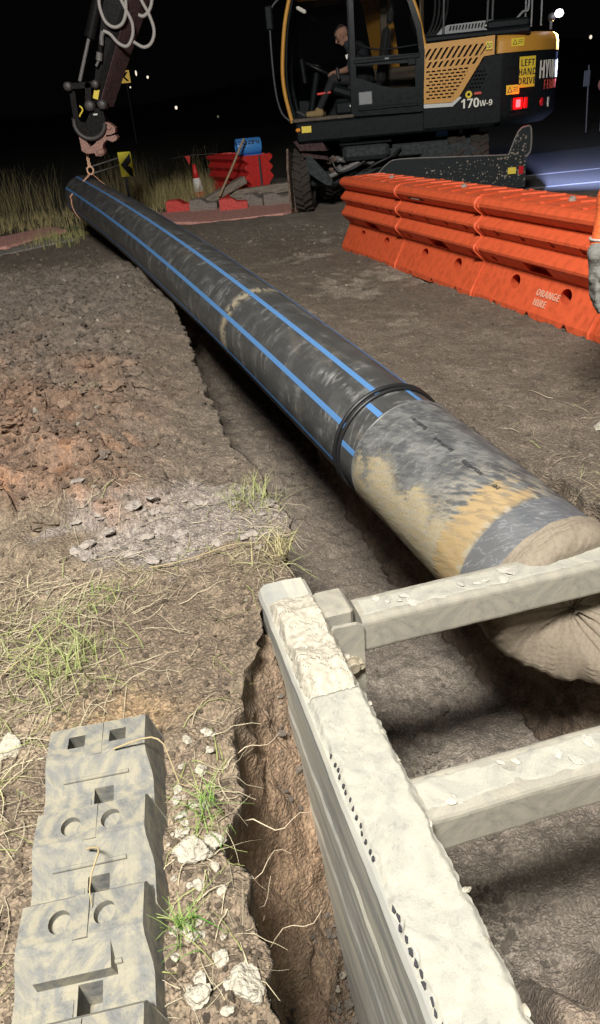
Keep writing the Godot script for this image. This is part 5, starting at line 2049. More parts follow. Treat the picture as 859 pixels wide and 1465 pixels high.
func straw(b: Blades, x: float, y: float, d: float, ln: float, lift: float, w: float, col: Color) -> void:
	var a := rr(0, TAU)
	var bend := rr(-0.7, 0.7) if rng.randf() < 0.75 else rr(-1.8, 1.8)
	var p := PackedVector3Array()
	var cx := x
	var cd := d
	for i in 6:
		var f := i / 5.0
		var yy := ground_y(cx, cd) if i > 0 else y
		if absf(yy - y) > 0.12: yy = y - 0.03 * f
		p.append(P(cx, yy + 0.004 + lift * sin(f * PI * rr(0.7, 1.0)), cd))
		cx += cos(a) * ln / 5.0
		cd += sin(a) * ln / 5.0
		a += bend / 5.0
	b.ribbon(p, w, w * 0.35, Vector3(rr(-1, 1), rr(-0.4, 0.4), rr(-1, 1)).normalized(), col)


func straw_color() -> Color:
	var k := rng.randf()
	var c := Vector3(0.43, 0.375, 0.25).lerp(Vector3(0.3, 0.26, 0.18), rng.randf())
	if k < 0.2: c = Vector3(0.24, 0.27, 0.09)
	return Color(c.x, c.y, c.z)


func blade(b: Blades, at: Vector3, h: float, w: float, lean: float, col: Color) -> void:
	var a := rr(0, TAU)
	var dir := Vector3(cos(a), 0, sin(a))
	var p := PackedVector3Array()
	for i in 5:
		var f := i / 4.0
		p.append(at + Vector3(0, h * (f - 0.25 * lean * f * f), 0) + dir * h * lean * f * f)
	b.ribbon(p, w, w * 0.15, Vector3(-sin(a), 0.1, cos(a)), col)


func build_straw() -> void:
	var b := Blades.new()
	# strewn cut grass: [x, depth, half width, half depth, count, length, lift]
	for z in [[-1.15, 2.15, 0.42, 0.4, 1500, 0.15, 0.022], [-0.85, 2.35, 0.3, 0.25, 350, 0.16, 0.015], [-0.98, 1.35, 0.22, 0.5, 900, 0.13, 0.016], [-0.85, 1.75, 0.2, 0.25, 260, 0.12, 0.012], [-0.4, 2.6, 0.5, 0.25, 330, 0.14, 0.012], [-0.1, 2.75, 0.16, 0.3, 260, 0.14, 0.02], [-0.12, 2.42, 0.1, 0.12, 120, 0.14, 0.03], [-0.3, 1.35, 0.1, 0.45, 260, 0.1, 0.014], [-0.25, 0.9, 0.12, 0.2, 90, 0.09, 0.01], [-0.9, 3.0, 0.5, 0.2, 180, 0.12, 0.012], [1.5, 2.85, 0.2, 0.25, 420, 0.13, 0.03], [1.5, 3.6, 0.5, 0.5, 160, 0.12, 0.012], [-0.5, 1.95, 0.4, 0.3, 130, 0.13, 0.01]]:
		for i in int(z[4] * 0.34):
			var x: float = z[0] + z[2] * clampf(rng.randfn() * 0.55, -1.3, 1.3)
			var d: float = z[1] + z[3] * clampf(rng.randfn() * 0.55, -1.3, 1.3)
			if in_trench(x, d, 0.0): continue
			straw(b, x, ground_y(x, d), d, z[5] * rr(0.5, 1.5), z[6] * rr(0.2, 1.4), rr(0.0014, 0.004), straw_color())
	tag(obj("dry_straw", b, M.blade), "dry cut grass strewn over the soil", "straw", "", "stuff")
	# single long stalks
	for q in [[-0.62, 2.52, -0.1, 2.62, "long thin dead stalk lying across the grey clay left of the trench"], [-1.05, 1.95, -0.75, 2.35, "pale broad grass stalk lying over the green tuft"], [-0.55, 1.45, -0.34, 1.38, "bent dry stalk lying across the farthest grey fence foot"], [-0.56, 1.15, -0.5, 1.0, "short dry stalk lying on the second grey fence foot"]]:
		var pp := PackedVector3Array()
		for i in 8:
			var f := i / 7.0
			var x := lerpf(q[0], q[2], f) + 0.02 * sin(f * 5.0)
			var d := lerpf(q[1], q[3], f) + 0.025 * sin(f * 3.0)
			var y := ground_y(x, d) + 0.02
			if x > -0.72 and x < -0.4 and d < 1.55: y = 0.15 + 0.02 * sin(f * PI)
			pp.append(P(x, y + 0.015 * sin(f * PI), d))
		var tb := MB.new()
		tb.tube(pp, PackedFloat32Array([0.0028, 0.0028, 0.0026, 0.0024, 0.0022, 0.002, 0.0016, 0.001]), 5)
		tag(obj("dry_stalk", tb, M.straw), q[4], "stalk")


func build_tufts() -> void:
	var zs := [[-0.83, 1.97, 0.16, 150, 0.14, "green grass tuft in the straw left of the fence feet", 0.7], [-0.3, 1.3, 0.055, 55, 0.1, "small green grass tuft among the white stones at the trench lip", 1.0], [-0.335, 1.0, 0.04, 38, 0.1, "bright green grass tuft on the bare lip beside the third fence foot", 1.1], [-0.2, 3.05, 0.14, 130, 0.12, "yellow-green grass tuft hanging over the trench edge left of the pipe joint", 0.55], [-0.78, 2.36, 0.09, 45, 0.06, "low green weed in the straw below the grey clay", 1.0], [1.42, 2.75, 0.12, 90, 0.16, "pale dry grass tuft at the right edge of the trench by the pipe end", 0.1], [-0.08, 2.55, 0.09, 70, 0.12, "dry grass tuft at the far end of the trench shield", 0.15], [-0.95, 1.3, 0.1, 60, 0.09, "flattened pale grass tuft at the left border", 0.35]]
	for z in zs:
		var b := Blades.new()
		for i in z[3]:
			var x: float = z[0] + z[2] * rng.randfn() * 0.55
			var d: float = z[1] + z[2] * rng.randfn() * 0.55
			if in_trench(x, d, -0.01): continue
			var g := Vector3(0.13, 0.24, 0.05).lerp(Vector3(0.2, 0.28, 0.07), rng.randf())
			var c := Vector3(0.4, 0.34, 0.18).lerp(g, z[6] * rr(0.6, 1.2))
			blade(b, P(x, ground_y(x, d) - 0.004, d), z[4] * rr(0.4, 1.1), rr(0.003, 0.006), rr(0.3, 1.5), Color(c.x, c.y, c.z))
		tag(obj("grass_tuft", b, M.blade), z[5], "grass tuft", "")
	# the tall unmown growth behind, in four stands
	for f in [[-4.6, 15.2, 2.6, 1.3, 3600, 0.21, 0.85, "straw-coloured grass in the floodlight left of the pipe end"], [-6.8, 17.8, 2.2, 1.4, 1000, 0.8, 0.25, "tall dark dead grass standing at the left"], [-2.0, 16.9, 0.95, 1.3, 2200, 0.45, 0.5, "dry grass between the hanging sling and the traffic cone"], [-2.55, 19.5, 1.3, 1.2, 900, 0.8, 0.2, "tall brown grass behind the yellow arrow board"], [-3.35, 12.4, 0.42, 0.7, 520, 0.2, 1.0, "short green grass on the broken kerb under the far end of the pipe"]]:
		var b := Blades.new()
		for i in f[4]:
			var x: float = f[0] + f[2] * rr(-1, 1)
			var d: float = f[1] + f[3] * rr(-1, 1)
			if fb(x * 0.9, d * 0.9, 3.0) < rr(-0.5, 0.1): continue
			var dry := Vector3(0.52, 0.41, 0.2).lerp(Vector3(0.36, 0.29, 0.14), rng.randf())
			var c := dry.lerp(Vector3(0.17, 0.25, 0.06), (0.9 if f[6] == 1.0 else 0.25) * rng.randf())
			if f[6] < 0.3: c *= 0.6  # the tall stands get darker blades
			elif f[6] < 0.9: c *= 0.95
			blade(b, P(x, hgt(x, d) - 0.01, d), f[5] * rr(0.45, 1.3), rr(0.006, 0.013), rr(0.1, 0.8), Color(c.x, c.y, c.z))
		tag(obj("tall_grass", b, M.blade), f[7], "grass", "", "stuff")


func build_stones() -> void:
	# broken white limestone between the fence feet and the trench
	var named := [[-0.335, 1.205, 0.05, "largest white stone, broken in two, beside the second fence foot"], [-0.285, 1.235, 0.036, "white stone lying against the largest one on its trench side"], [-0.2, 0.865, 0.044, "pointed white stone at the near edge of the picture by the trench"], [-0.3, 0.86, 0.032, "upright white stone between the nearest fence foot and the pointed stone"], [-0.92, 1.63, 0.05, "pale rounded stone in the straw left of the farthest fence foot"], [1.62, 3.55, 0.06, "pale round stone on the dirt at the right border"]]
	for i in named.size():
		var q: Array = named[i]
		var m := rock(Vector3(1.0, 0.62, 0.8) * q[2], i * 2.9 + 0.7, 3, 0.5)
		var o := tag(obj("pale_stone", m, M.chalk), q[3], "stone")
		o.position = P(q[0], ground_y(q[0], q[1]) + q[2] * 0.25, q[1])
		o.rotation = Vector3(rr(-0.3, 0.3), rr(0, TAU), rr(-0.3, 0.3))
	for i in 46:
		var f := rng.randf()
		var d := lerpf(0.82, 1.62, f)
		var x := -0.345 - (d - 1.2) * 0.12 + rr(-0.05, 0.075)
		if in_trench(x, d, 0.03): continue
		var s := rr(0.006, 0.022)
		var m := rock(Vector3(1.0, 0.6, 0.8) * s, i * 1.3, 2, 0.5)
		var o := tag(obj("small_stone", m, M.chalk), "small white stone in the rubble strip beside the fence feet", "stone", "small white stones along the trench lip")
		o.position = P(x, ground_y(x, d) + s * 0.3, d)
		o.rotation = Vector3(rr(-0.4, 0.4), rr(0, TAU), rr(-0.4, 0.4))
	# slabs of dried grey clay and turned lumps on the left
	for i in 42:
		var x := rr(-1.0, -0.1)
		var d := rr(2.6, 3.1)
		var s := rr(0.015, 0.045)
		var m := rock(Vector3(1.0, 0.35, 0.75) * s, i * 1.9 + 50.0, 2, 0.8)
		var o := tag(obj("clay_chip", m, M.clay_grey), "flat chip of dried grey clay left of the trench", "clay chip", "flat chips of dried grey clay")
		o.position = P(x, ground_y(x, d) + s * 0.15, d)
		o.rotation = Vector3(rr(-0.3, 0.3), rr(0, TAU), rr(-0.3, 0.3))
	for i in 26:
		var d := rr(2.95, 5.5)
		var x := rr(-2.0, -0.75) - (d - 3.0) * 0.15
		var s := rr(0.035, 0.11)
		var m := rock(Vector3(1.0, 0.6, 0.85) * s, i * 1.1 + 9.0, 3, 1.2)
		var c := soil_color(x, d) * rr(0.9, 1.15)
		var key := "lump%d" % (i % 6)
		if not M.has(key): mat(key, lin(c.x, c.y, c.z), 0.95, "fine", 0.9, 5.0, "dusty")
		var o := tag(obj("earth_lump", m, M[key]), "lump of dug clay on the heap left of the trench", "earth lump", "lumps of dug clay on the heap")
		o.position = P(x, ground_y(x, d) - s * 0.02, d)
		o.rotation = Vector3(rr(-0.4, 0.4), rr(0, TAU), rr(-0.4, 0.4))


func build_roots() -> void:
	var n := 0
	for q in [[-1.32, -0.1, 0.16, 0.02], [-1.42, -0.16, 0.15, -0.09], [-1.44, -0.14, 0.08, 0.03], [-1.62, -0.2, 0.17, -0.03], [-1.1, -0.05, 0.13, 0.06], [-1.58, -0.17, 0.07, 0.05]]:
		var s: float = q[0]
		var el := edge_l(s)
		var p := PackedVector3Array()
		var r := PackedFloat32Array()
		for i in 9:
			var f := i / 8.0
			var qq: float = el - 0.03 + q[2] * f * 1.25
			var sv: float = s + 0.1 * f * (1.0 if n % 2 else -0.4) + 0.02 * sin(f * 9.0 + n)
			var pos := OO + AX * sv + RX * qq
			p.append(P(pos.x, q[1] + q[3] * f + 0.012 * sin(f * 7.0 + n * 2.0), pos.y))
			r.append(lerpf(0.0021, 0.0006, f))
		var m := MB.new()
		m.tube(p, r, 5)
		var where: String = ["highest root, lying across the shadowed gap", "root curling down below the highest one", "short root stub beside the curling one", "lowest long root, nearly level", "root at the turf edge farthest from the camera", "short upturned root above the lowest pair"][n]
		tag(obj("root", m, M.root), "thin pale root: " + where, "root", "pale roots in the trench wall")
		n += 1


# ---------------------------------------------------------------- far things
func slab(n: String, poly: Array, y0: float, y1: float, m: Material) -> MeshInstance3D:
	var b := MB.new()
	var p := PackedVector2Array()
	for q in poly: p.append(Vector2(q[0], q[1]))
	b.prism(p, y1 - y0, Transform3D(Basis(Vector3(1, 0, 0), Vector3(0, 0, -1), Vector3(0, 1, 0)), Vector3(0, y0, 0)))
	return obj(n, b, m)


func build_background() -> void:
	tag(slab("footpath", [[-2.5, 14.5], [-1.42, 15.25], [-0.4, 15.45], [0.5, 15.4], [0.75, 13.8], [0.2, 13.1], [-1.0, 12.9], [-1.9, 13.5]], -0.08, 0.035, M.pink_concrete), "", "", "", "structure")
	tag(slab("footpath", [[-6.5, 12.1], [-4.5, 13.5], [-3.95, 14.2], [-3.5, 13.6], [-4.1, 12.2], [-6.0, 11.0]], -0.08, 0.05, M.pink_concrete), "", "", "", "structure")
	for k in 3:
		var o := slab("kerb_stone", [[-4.3 + 0.32 * k, 11.65 + 0.33 * k], [-4.02 + 0.32 * k, 11.92 + 0.33 * k], [-3.7 + 0.32 * k, 11.7 + 0.3 * k], [-4.0 + 0.32 * k, 11.4 + 0.3 * k]], -0.05, 0.04 + 0.008 * k, M.grey_concrete)
		tag(o, ["grey kerb stone at the left border below the pink path", "grey kerb stone between its two neighbours below the pink path", "grey kerb stone nearest the grass under the pipe"][k], "kerb stone", "grey kerb stones at the left border")
	tag(slab("road", [[2.9, 12.6], [4.0, 12.2], [40.0, 11.0], [120.0, 30.0], [120.0, 60.0], [18.0, 23.0], [2.4, 19.0]], -0.06, 0.0, M.asphalt), "", "", "", "structure")
	# white edge line
	tag(slab("road_line", [[3.5, 15.35], [30.0, 16.1], [30.0, 16.22], [3.5, 15.47]], 0.0, 0.004, M.road_white), "", "", "", "structure")
	tag(slab("road_line", [[3.6, 13.45], [6.2, 13.4], [6.2, 13.52], [3.6, 13.57]], 0.0, 0.004, M.road_white), "", "", "", "structure")
	# cone
	var c := thing("traffic_cone", "orange traffic cone with a white band standing in the grass", "traffic cone", P(-1.4, 0.0, 16.4), 0.1)
	c.rotation.z = 0.06
	bx("base", M.red_plastic, c, Vector3(0, 0.03, 0), Vector3(0.36, 0.05, 0.36), 0.015)
	var cm := MB.new()
	cm.lathe(V2([[0, 0.05], [0.13, 0.05], [0.105, 0.2], [0.0, 0.2]]), 24, T(Vector3.ZERO))
	obj("lower_cone", cm, M.orange_cone, c)
	cm = MB.new()
	cm.lathe(V2([[0, 0.2], [0.106, 0.2], [0.068, 0.45], [0, 0.45]]), 24, T(Vector3.ZERO))
	obj("white_band", cm, M.white_plastic, c)
	cm = MB.new()
	cm.lathe(V2([[0, 0.45], [0.067, 0.45], [0.03, 0.7], [0.02, 0.7], [0, 0.68]]), 24, T(Vector3.ZERO))
	obj("upper_cone", cm, M.red_plastic, c)
	# timbers in a heap
	var tl := ["long grey timber propped slantwise on the heap", "long grey timber lying level behind the grey fence feet", "short grey timber under the slanting one", "broad grey plank on the ground nearest the excavator wheel", "grey offcut block between the planks"]
	var tw := [[-0.95, 0.22, 15.2, 1.15, 0.13, 0.22, 0.35, 0.35], [-0.1, 0.2, 15.35, 1.3, 0.16, 0.2, -0.05, 0.05], [-0.85, 0.07, 15.05, 0.8, 0.12, 0.2, 0.2, 0.0], [0.25, 0.08, 15.05, 1.1, 0.1, 0.26, -0.1, 0.02], [-0.35, 0.09, 15.1, 0.3, 0.16, 0.2, 0.5, 0.0]]
	for k in tw.size():
		var q: Array = tw[k]
		var b := MB.new()
		b.box(T(Vector3.ZERO), Vector3(q[3], q[4], q[5]), 0.012)
		var o := tag(obj("timber", b, M.old_timber), tl[k], "timber", "grey timbers heaped by the red barrier")
		o.position = P(q[0], q[1], q[2])
		o.rotation = Vector3(0, q[6], q[7])
	# yellow and black arrow board with its grey frame, half hidden by grass
	var sg := thing("arrow_board", "yellow board with a black arrow half hidden behind the sling", "road sign", P(-2.62, 0.0, 15.5), 0.12)
	bx("board", M.sign_yellow, sg, Vector3(0.0, 0.86, 0), Vector3(0.24, 0.42, 0.02), 0.004)
	var ar := MB.new()
	ar.prism(V2([[-0.1, 0.86], [0.1, 1.04], [0.1, 0.9], [0.03, 0.84], [0.1, 0.78], [0.1, 0.64], [0.04, 0.66]]), 0.004, T(Vector3(0, 0, 0.0102)))
	obj("black_arrow", ar, M.ink, sg)
	bx("post", M.dark_steel, sg, Vector3(-0.05, 0.45, -0.03), Vector3(0.05, 0.95, 0.03), 0.004)
	for k in 2:
		var b := MB.new()
		b.tube(pts([Vector3(-0.75, 0.86 - 0.12 * k, -0.05), Vector3(-0.1, 0.98 - 0.12 * k, -0.05)]), 0.015, 6)
		obj("frame_rail", b, M.grey_metal, sg)
	# flags on a line
	for k in 1:
		var b := MB.new()
		b.prism(V2([[-0.06, 0], [0.06, 0], [0.015, -0.19]]), 0.004, TE(Vector3.ZERO, 0.1, 0.2, 0.05))
		var o := tag(obj("warning_flag", b, M.red_plastic), ["small red flag hanging left of the traffic cone", "small red flag in the grass midway to the arrow board", "small red flag nearest the arrow board"][k], "flag", "red flags on a line")
		o.position = P(-1.62 - 0.42 * k, 0.83 - 0.03 * k, 17.2)
	var ln := MB.new()
	ln.tube(pts([P(-1.0, 0.82, 17.2), P(-1.6, 0.83, 17.2), P(-2.0, 0.8, 17.2)]), 0.006, 5)
	tag(obj("flag_line", ln, M.dark_steel), "thin line with red flags running from the red barrier", "line")
	# dark mast near the barrier, pale pole sign at right
	var ps := thing("street_sign", "small grey sign on a thin pole across the road at the right", "road sign", P(10.15, 0.0, 26.0), 0.3)
	var pl := MB.new()
	pl.tube(pts([Vector3(0, 0, 0), Vector3(-0.1, 1.85, 0)]), 0.025, 8)
	obj("pole", pl, M.grey_metal, ps)
	bx("plate", M.grey_plastic, ps, Vector3(-0.17, 1.5, 0.04), Vector3(0.22, 0.42, 0.02), 0.004)
	var rs := thing("round_sign", "round pale red-rimmed sign at the right border", "road sign", P(10.6, 0.0, 26.0), -0.2)
	var rd := MB.new()
	rd.lathe(V2([[0, 0.02], [0.2, 0.02], [0.2, 0], [0, 0]]), 24, TE(Vector3(0, 1.3, 0.03), PI / 2, 0, 0))
	obj("disc", rd, M.red_far, rs)
	bx("face", M.white_plastic, rs, Vector3(0, 1.3, 0.056), Vector3(0.22, 0.13, 0.008), 0.002)
	bx("post", M.grey_metal, rs, Vector3(0, 0.65, 0), Vector3(0.05, 1.3, 0.04), 0.004)
	# lights in the far dark; sign and reflectors glow in place of returned light
	var fs := thing("chevron_sign", "small yellow reflective chevron sign in the far darkness, with glow put in for returned light", "road sign", P(-9.12, 2.2, 60.0))
	bx("board", M.far_sign_glow, fs, Vector3(0, 2.05, 0), Vector3(0.62, 0.75, 0.05), 0.01)
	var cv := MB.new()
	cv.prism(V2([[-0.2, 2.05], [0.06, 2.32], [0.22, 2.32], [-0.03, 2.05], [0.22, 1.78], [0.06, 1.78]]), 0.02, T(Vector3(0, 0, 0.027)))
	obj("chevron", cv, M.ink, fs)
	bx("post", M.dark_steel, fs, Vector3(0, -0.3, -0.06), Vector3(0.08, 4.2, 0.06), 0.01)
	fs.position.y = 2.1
	var lights := [[-9.65, 3.85, 60.0, 0.06, "white point of light left of the far chevron sign"], [-7.6, 4.0, 60.0, 0.08, "pale point of light right of the far chevron sign"], [-8.9, 3.5, 60.0, 0.05, "amber point of light under the far chevron sign"], [-5.95, 2.0, 60.0, 0.1, "white marker reflector on the far slope, with glow put in for returned light"], [-3.1, 1.2, 60.0, 0.07, "faint marker reflector near the middle of the darkness, with glow put in for returned light"], [30.9, 4.6, 80.0, 0.14, "lone distant lamp in the darkness at the upper right"], [-8.35, 4.3, 60.0, 0.06, "upright streak of light beside the far chevron sign"]]
	for q in lights:
		var m := MB.new()
		var n := 8
		m.lathe(V2([[0, 1], [0.7, 0.7], [1, 0], [0.7, -0.7], [0, -1]]), n, Transform3D(Basis().scaled(Vector3(q[3], q[3] * (3.0 if q[3] == 0.06 and q[0] == -8.35 else 1.2), q[3])), Vector3.ZERO))
		tag(obj("distant_lamp_reflector", m, M.far_lamp_reflector if q[3] != 0.07 else M.far_reflector_glow), q[4], "lamp").position = P(q[0], q[1], q[2])
	# a hill line that the far road runs over
	var hp := PackedVector3Array()
	for i in 40:
		for j in 8:
			var x := lerpf(-160.0, 200.0, i / 39.0)
			var d := 70.0 + j * 14.0
			hp.append(P(x, -0.5 + 6.0 * ss(0.0, 5.0, j) * (1.0 + 0.4 * sin(x * 0.05)) , d))
	tag(obj("hills", grid_mesh(40, 8, hp, PackedVector2Array(), PackedColorArray()), M.far_ground), "", "", "", "structure")


# a worn, dusty skin: a base tone, dust in drifts, dark stains, pores and scratches (linear colours)
func skin_texture(key: String, base: Vector3, dust: Vector3, stain: Vector3, drift: float, pores: float, scratches: int) -> void:
	const N := 512
	var px := PackedVector3Array()
	px.resize(N * N)
	var sd := float(key.hash() % 97)
	for y in N:
		for x in N:
			# seamless: walk round two circles
			var a := TAU * x / N
			var b := TAU * y / N
			var p := Vector3(cos(a), sin(a), cos(b)) * 1.1 + Vector3(sd, sin(b) * 1.1, sd * 0.3 + sin(b) * 0.7)
			var n := nz.get_noise_3dv(p)
			var n2 := nz.get_noise_3dv(p * 4.3)
			var g := nz.get_noise_2d(x * 0.21, y * 0.21)
			var c := base.lerp(dust, clampf(0.5 + drift * (n * 1.3 + n2 * 0.7), 0.0, 1.0))
			c = c.lerp(stain, ss(0.2, 0.5, n2 * 0.8 - n * 0.5) * 0.55)
			c *= 1.0 + 0.16 * g
			if pores > 0.0 and nz.get_noise_2d(x * 0.37 + 50.0, y * 0.37) > 0.52: c *= 1.0 - pores
			px[y * N + x] = c
	for i in scratches:
		var x := rng.randf() * N
		var y := rng.randf() * N
		var an := rr(0, TAU)
		var ln := int(rr(10, 90))
		var k := rr(0.75, 1.3)
		for s in ln:
			var id := ((int(y) + 4 * N) % N) * N + (int(x) + 4 * N) % N
			px[id] = px[id] * k
			x += cos(an)
			y += sin(an)
			an += rr(-0.05, 0.05)
	var by := PackedByteArray()
	by.resize(N * N * 3)
	for i in N * N:
		for q in 3: by[i * 3 + q] = int(pow(clampf(px[i][q], 0.0, 1.0), 0.4545) * 255.0)
	tex[key] = ImageTexture.create_from_image(Image.create_from_data(N, N, false, Image.FORMAT_RGB8, by))


# crumbs of soil of every size, heaped on one another: a relief and a matching tone
func crumb_textures() -> void:
	const N := 1024
	var h := PackedFloat32Array()
	var c := PackedFloat32Array()
	h.resize(N * N)
	c.resize(N * N)
	h.fill(0.0)
	c.fill(0.62)
	for i in 16000:
		var r := 2.2 + 13.0 * pow(rng.randf(), 5.0)
		var cx := rng.randf() * N
		var cy := rng.randf() * N
		var st := rr(0.65, 1.0)
		var an := rr(0.0, PI)
		var ca := cos(an)
		var sa := sin(an)
		var base := rr(0.0, 0.45)
		var tone := rr(0.6, 1.0)
		var fx := rr(-0.5, 0.5)
		var fy := rr(-0.5, 0.5)
		var ir := int(ceil(r))
		for y in range(-ir, ir + 1):
			for x in range(-ir, ir + 1):
				var u := (x * ca + y * sa) / r
				var v := (-x * sa + y * ca) / (r * st)
				var q := maxf(absf(u) * 0.9 + absf(v) * 0.35, absf(v) * 0.9 + absf(u) * 0.3)
				if q >= 1.0: continue
				var z := base + (1.0 - q * q * q) * r / 15.0 * 0.9 + (fx * u + fy * v) * r / 15.0 * 0.4
				var id := ((int(cy) + y + N) % N) * N + (int(cx) + x + N) % N
				if z > h[id]:
					h[id] = z
					c[id] = tone
	var bh := PackedByteArray()
	var bc := PackedByteArray()
	bh.resize(N * N)
	bc.resize(N * N * 3)
	for i in N * N:
		var x := i % N
		var y := i / N
		var n := nz.get_noise_2d(x * 0.35, y * 0.35)
		bh[i] = int(clampf(h[i] * 0.72 + 0.05 * n, 0.0, 1.0) * 255.0)
		var t := clampf(c[i] * (0.84 + 0.26 * minf(h[i] * 1.6, 1.0)) + 0.1 * n, 0.15, 1.0)
		var k := int(pow(t, 0.4545) * 255.0)
		bc[i * 3] = k
		bc[i * 3 + 1] = int(k * 0.993)
		bc[i * 3 + 2] = int(k * 0.98)
	tex["cells"] = ImageTexture.create_from_image(Image.create_from_data(N, N, false, Image.FORMAT_L8, bh))
	tex["grit"] = ImageTexture.create_from_image(Image.create_from_data(N, N, false, Image.FORMAT_RGB8, bc))


func build_materials() -> void:
	noise_tex("fine", 0.02, 6)
	crumb_textures()
	noise_tex("dusty", 0.012, 6, FastNoiseLite.TYPE_SIMPLEX, [[0.0, 0.45, 0.45, 0.45], [0.4, 0.7, 0.69, 0.67], [0.62, 0.9, 0.88, 0.84], [1.0, 1.0, 0.98, 0.93]])
	noise_tex("clay", 0.012, 6, FastNoiseLite.TYPE_SIMPLEX, [[0.0, 0.25, 0.23, 0.185], [0.35, 0.34, 0.31, 0.25], [0.6, 0.4, 0.37, 0.3], [1.0, 0.47, 0.44, 0.36]])
	skin_texture("film", Vector3(0.36, 0.35, 0.31), Vector3(0.44, 0.42, 0.36), Vector3(0.24, 0.235, 0.22), 0.9, 0.12, 260)
	noise_tex("streak", 0.012, 6, FastNoiseLite.TYPE_SIMPLEX, [[0.0, 0.27, 0.275, 0.26], [0.4, 0.34, 0.335, 0.3], [0.6, 0.41, 0.4, 0.345], [1.0, 0.49, 0.46, 0.36]])
	noise_tex("splat", 0.06, 3, FastNoiseLite.TYPE_SIMPLEX, [[0.0, 0.014, 0.019, 0.022], [0.55, 0.018, 0.023, 0.027], [0.7, 0.035, 0.037, 0.036], [1.0, 0.08, 0.075, 0.065]])
	noise_tex("grime", 0.01, 6, FastNoiseLite.TYPE_SIMPLEX, [[0.0, 0.45, 0.42, 0.4], [0.35, 0.78, 0.76, 0.74], [0.55, 0.95, 0.95, 0.95], [1.0, 1.0, 1.0, 1.0]])
	noise_tex("wear", 0.012, 7, FastNoiseLite.TYPE_SIMPLEX, [[0.0, 0.62, 0.6, 0.58], [0.35, 0.85, 0.85, 0.84], [0.55, 0.95, 0.95, 0.95], [1.0, 1.0, 1.0, 1.0]], 1024)
	noise_tex("rust", 0.015, 6, FastNoiseLite.TYPE_SIMPLEX, [[0.0, 0.05, 0.035, 0.03], [0.45, 0.13, 0.085, 0.065], [0.7, 0.22, 0.15, 0.11], [1.0, 0.3, 0.22, 0.16]])
	var so := mat("soil", Color.WHITE, 0.93, "cells", 0.95, 1.9, "grit", 0.0, true)
	so.vertex_color_use_as_albedo = true
	var cl := mat("clod", Color.WHITE, 0.95, "fine", 0.5, 9.0, "grit")
	cl.vertex_color_use_as_albedo = true
	var bl := mat("blade", Color.WHITE, 0.8)
	bl.vertex_color_use_as_albedo = true
	bl.backlight_enabled = true
	bl.backlight = Color(0.3, 0.3, 0.3)
	bl.cull_mode = BaseMaterial3D.CULL_DISABLED
	mat("chalk", Color.WHITE, 0.95, "fine", 0.8, 6.0, "clay")
	M.chalk.albedo_color = Color(1, 1, 1)
	mat("clay_crust", Color.WHITE, 0.95, "fine", 0.3, 5.0, "clay")
	mat("clay_film", Color.WHITE, 0.92, "fine", 0.04, 2.2, "film")
	M.clay_film.albedo_color = lin(0.84, 0.845, 0.825)
	mat("shield", Color.WHITE, 0.7, "fine", 0.25, 1.3, "streak")
	M.shield.uv1_scale = Vector3(1.3, 1.3, 0.16)
	mat("shield_inner", lin(0.5, 0.5, 0.45), 0.7, "fine", 0.25, 1.3, "streak")
	mat("steel_bolt", lin(0.3, 0.26, 0.19), 0.6, "fine", 0.2, 12.0)
	mat("black_mark", lin(0.025, 0.025, 0.03), 0.7)
	mat("stripe", lin(0.08, 0.2, 0.42), 0.55, "", 0.0, 2.0)
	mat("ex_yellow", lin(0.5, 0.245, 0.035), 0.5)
	mat("ex_yellow_shaded", lin(0.05, 0.03, 0.006), 0.6)  # cab yellow darkened, shade under the roof put into the colour
	mat("dark_steel", lin(0.04, 0.042, 0.045), 0.5)
	glow("lamp_white", Color(1, 0.97, 0.92), 4.0)
	mat("rubber", lin(0.014, 0.014, 0.015), 0.45)
	mat("film_edge", lin(0.12, 0.12, 0.12), 0.4)
	mat("wrap", lin(0.24, 0.2, 0.15), 0.8, "fine", 0.06, 4.0, "wear")
	M.wrap.cull_mode = BaseMaterial3D.CULL_DISABLED
	mat("strut", Color.WHITE, 0.9, "fine", 0.06, 2.6, "film")
	M.strut.albedo_color = lin(0.72, 0.7, 0.66)
	mat("clay_pale", lin(0.4, 0.38, 0.33), 0.95, "fine", 0.4, 9.0)
	mat("clay_grey", lin(0.36, 0.32, 0.29), 0.95, "fine", 0.6, 6.0, "dusty")
	skin_texture("footskin", Vector3(0.15, 0.152, 0.145), Vector3(0.255, 0.235, 0.175), Vector3(0.09, 0.092, 0.09), 1.1, 0.3, 160)
	mat("foot", Color.WHITE, 0.9, "fine", 0.1, 3.4, "footskin")
	mat("mud_dry", lin(0.24, 0.21, 0.17), 0.95)
	mat("foot_red", lin(0.62, 0.055, 0.045), 0.6, "fine", 0.2, 4.0, "grime")
	mat("foot_far", lin(0.27, 0.24, 0.22), 0.85, "fine", 0.2, 4.0, "dusty")
	mat("orange", lin(0.68, 0.108, 0.038), 0.5, "fine", 0.05, 0.9, "wear")
	mat("orange_cone", lin(0.7, 0.13, 0.06), 0.5)
	mat("red_plastic", lin(0.6, 0.035, 0.03), 0.45, "fine", 0.05, 0.9, "wear")
	mat("red_far", lin(0.5, 0.2, 0.15), 0.6)
	mat("white_plastic", lin(0.75, 0.72, 0.68), 0.5)
	mat("cap_white", lin(0.7, 0.68, 0.62), 0.5)
	mat("stencil", lin(0.62, 0.32, 0.22), 0.8)
	mat("blue_plastic", lin(0.06, 0.25, 0.62), 0.4)
	mat("ink", lin(0.02, 0.02, 0.022), 0.7)
	mat("red_ink", lin(0.5, 0.06, 0.04), 0.6)
	mat("timber", lin(0.45, 0.32, 0.2), 0.8, "fine", 0.2, 4.0, "dusty")
	mat("old_timber", lin(0.3, 0.25, 0.21), 0.9, "fine", 0.5, 3.0, "dusty")
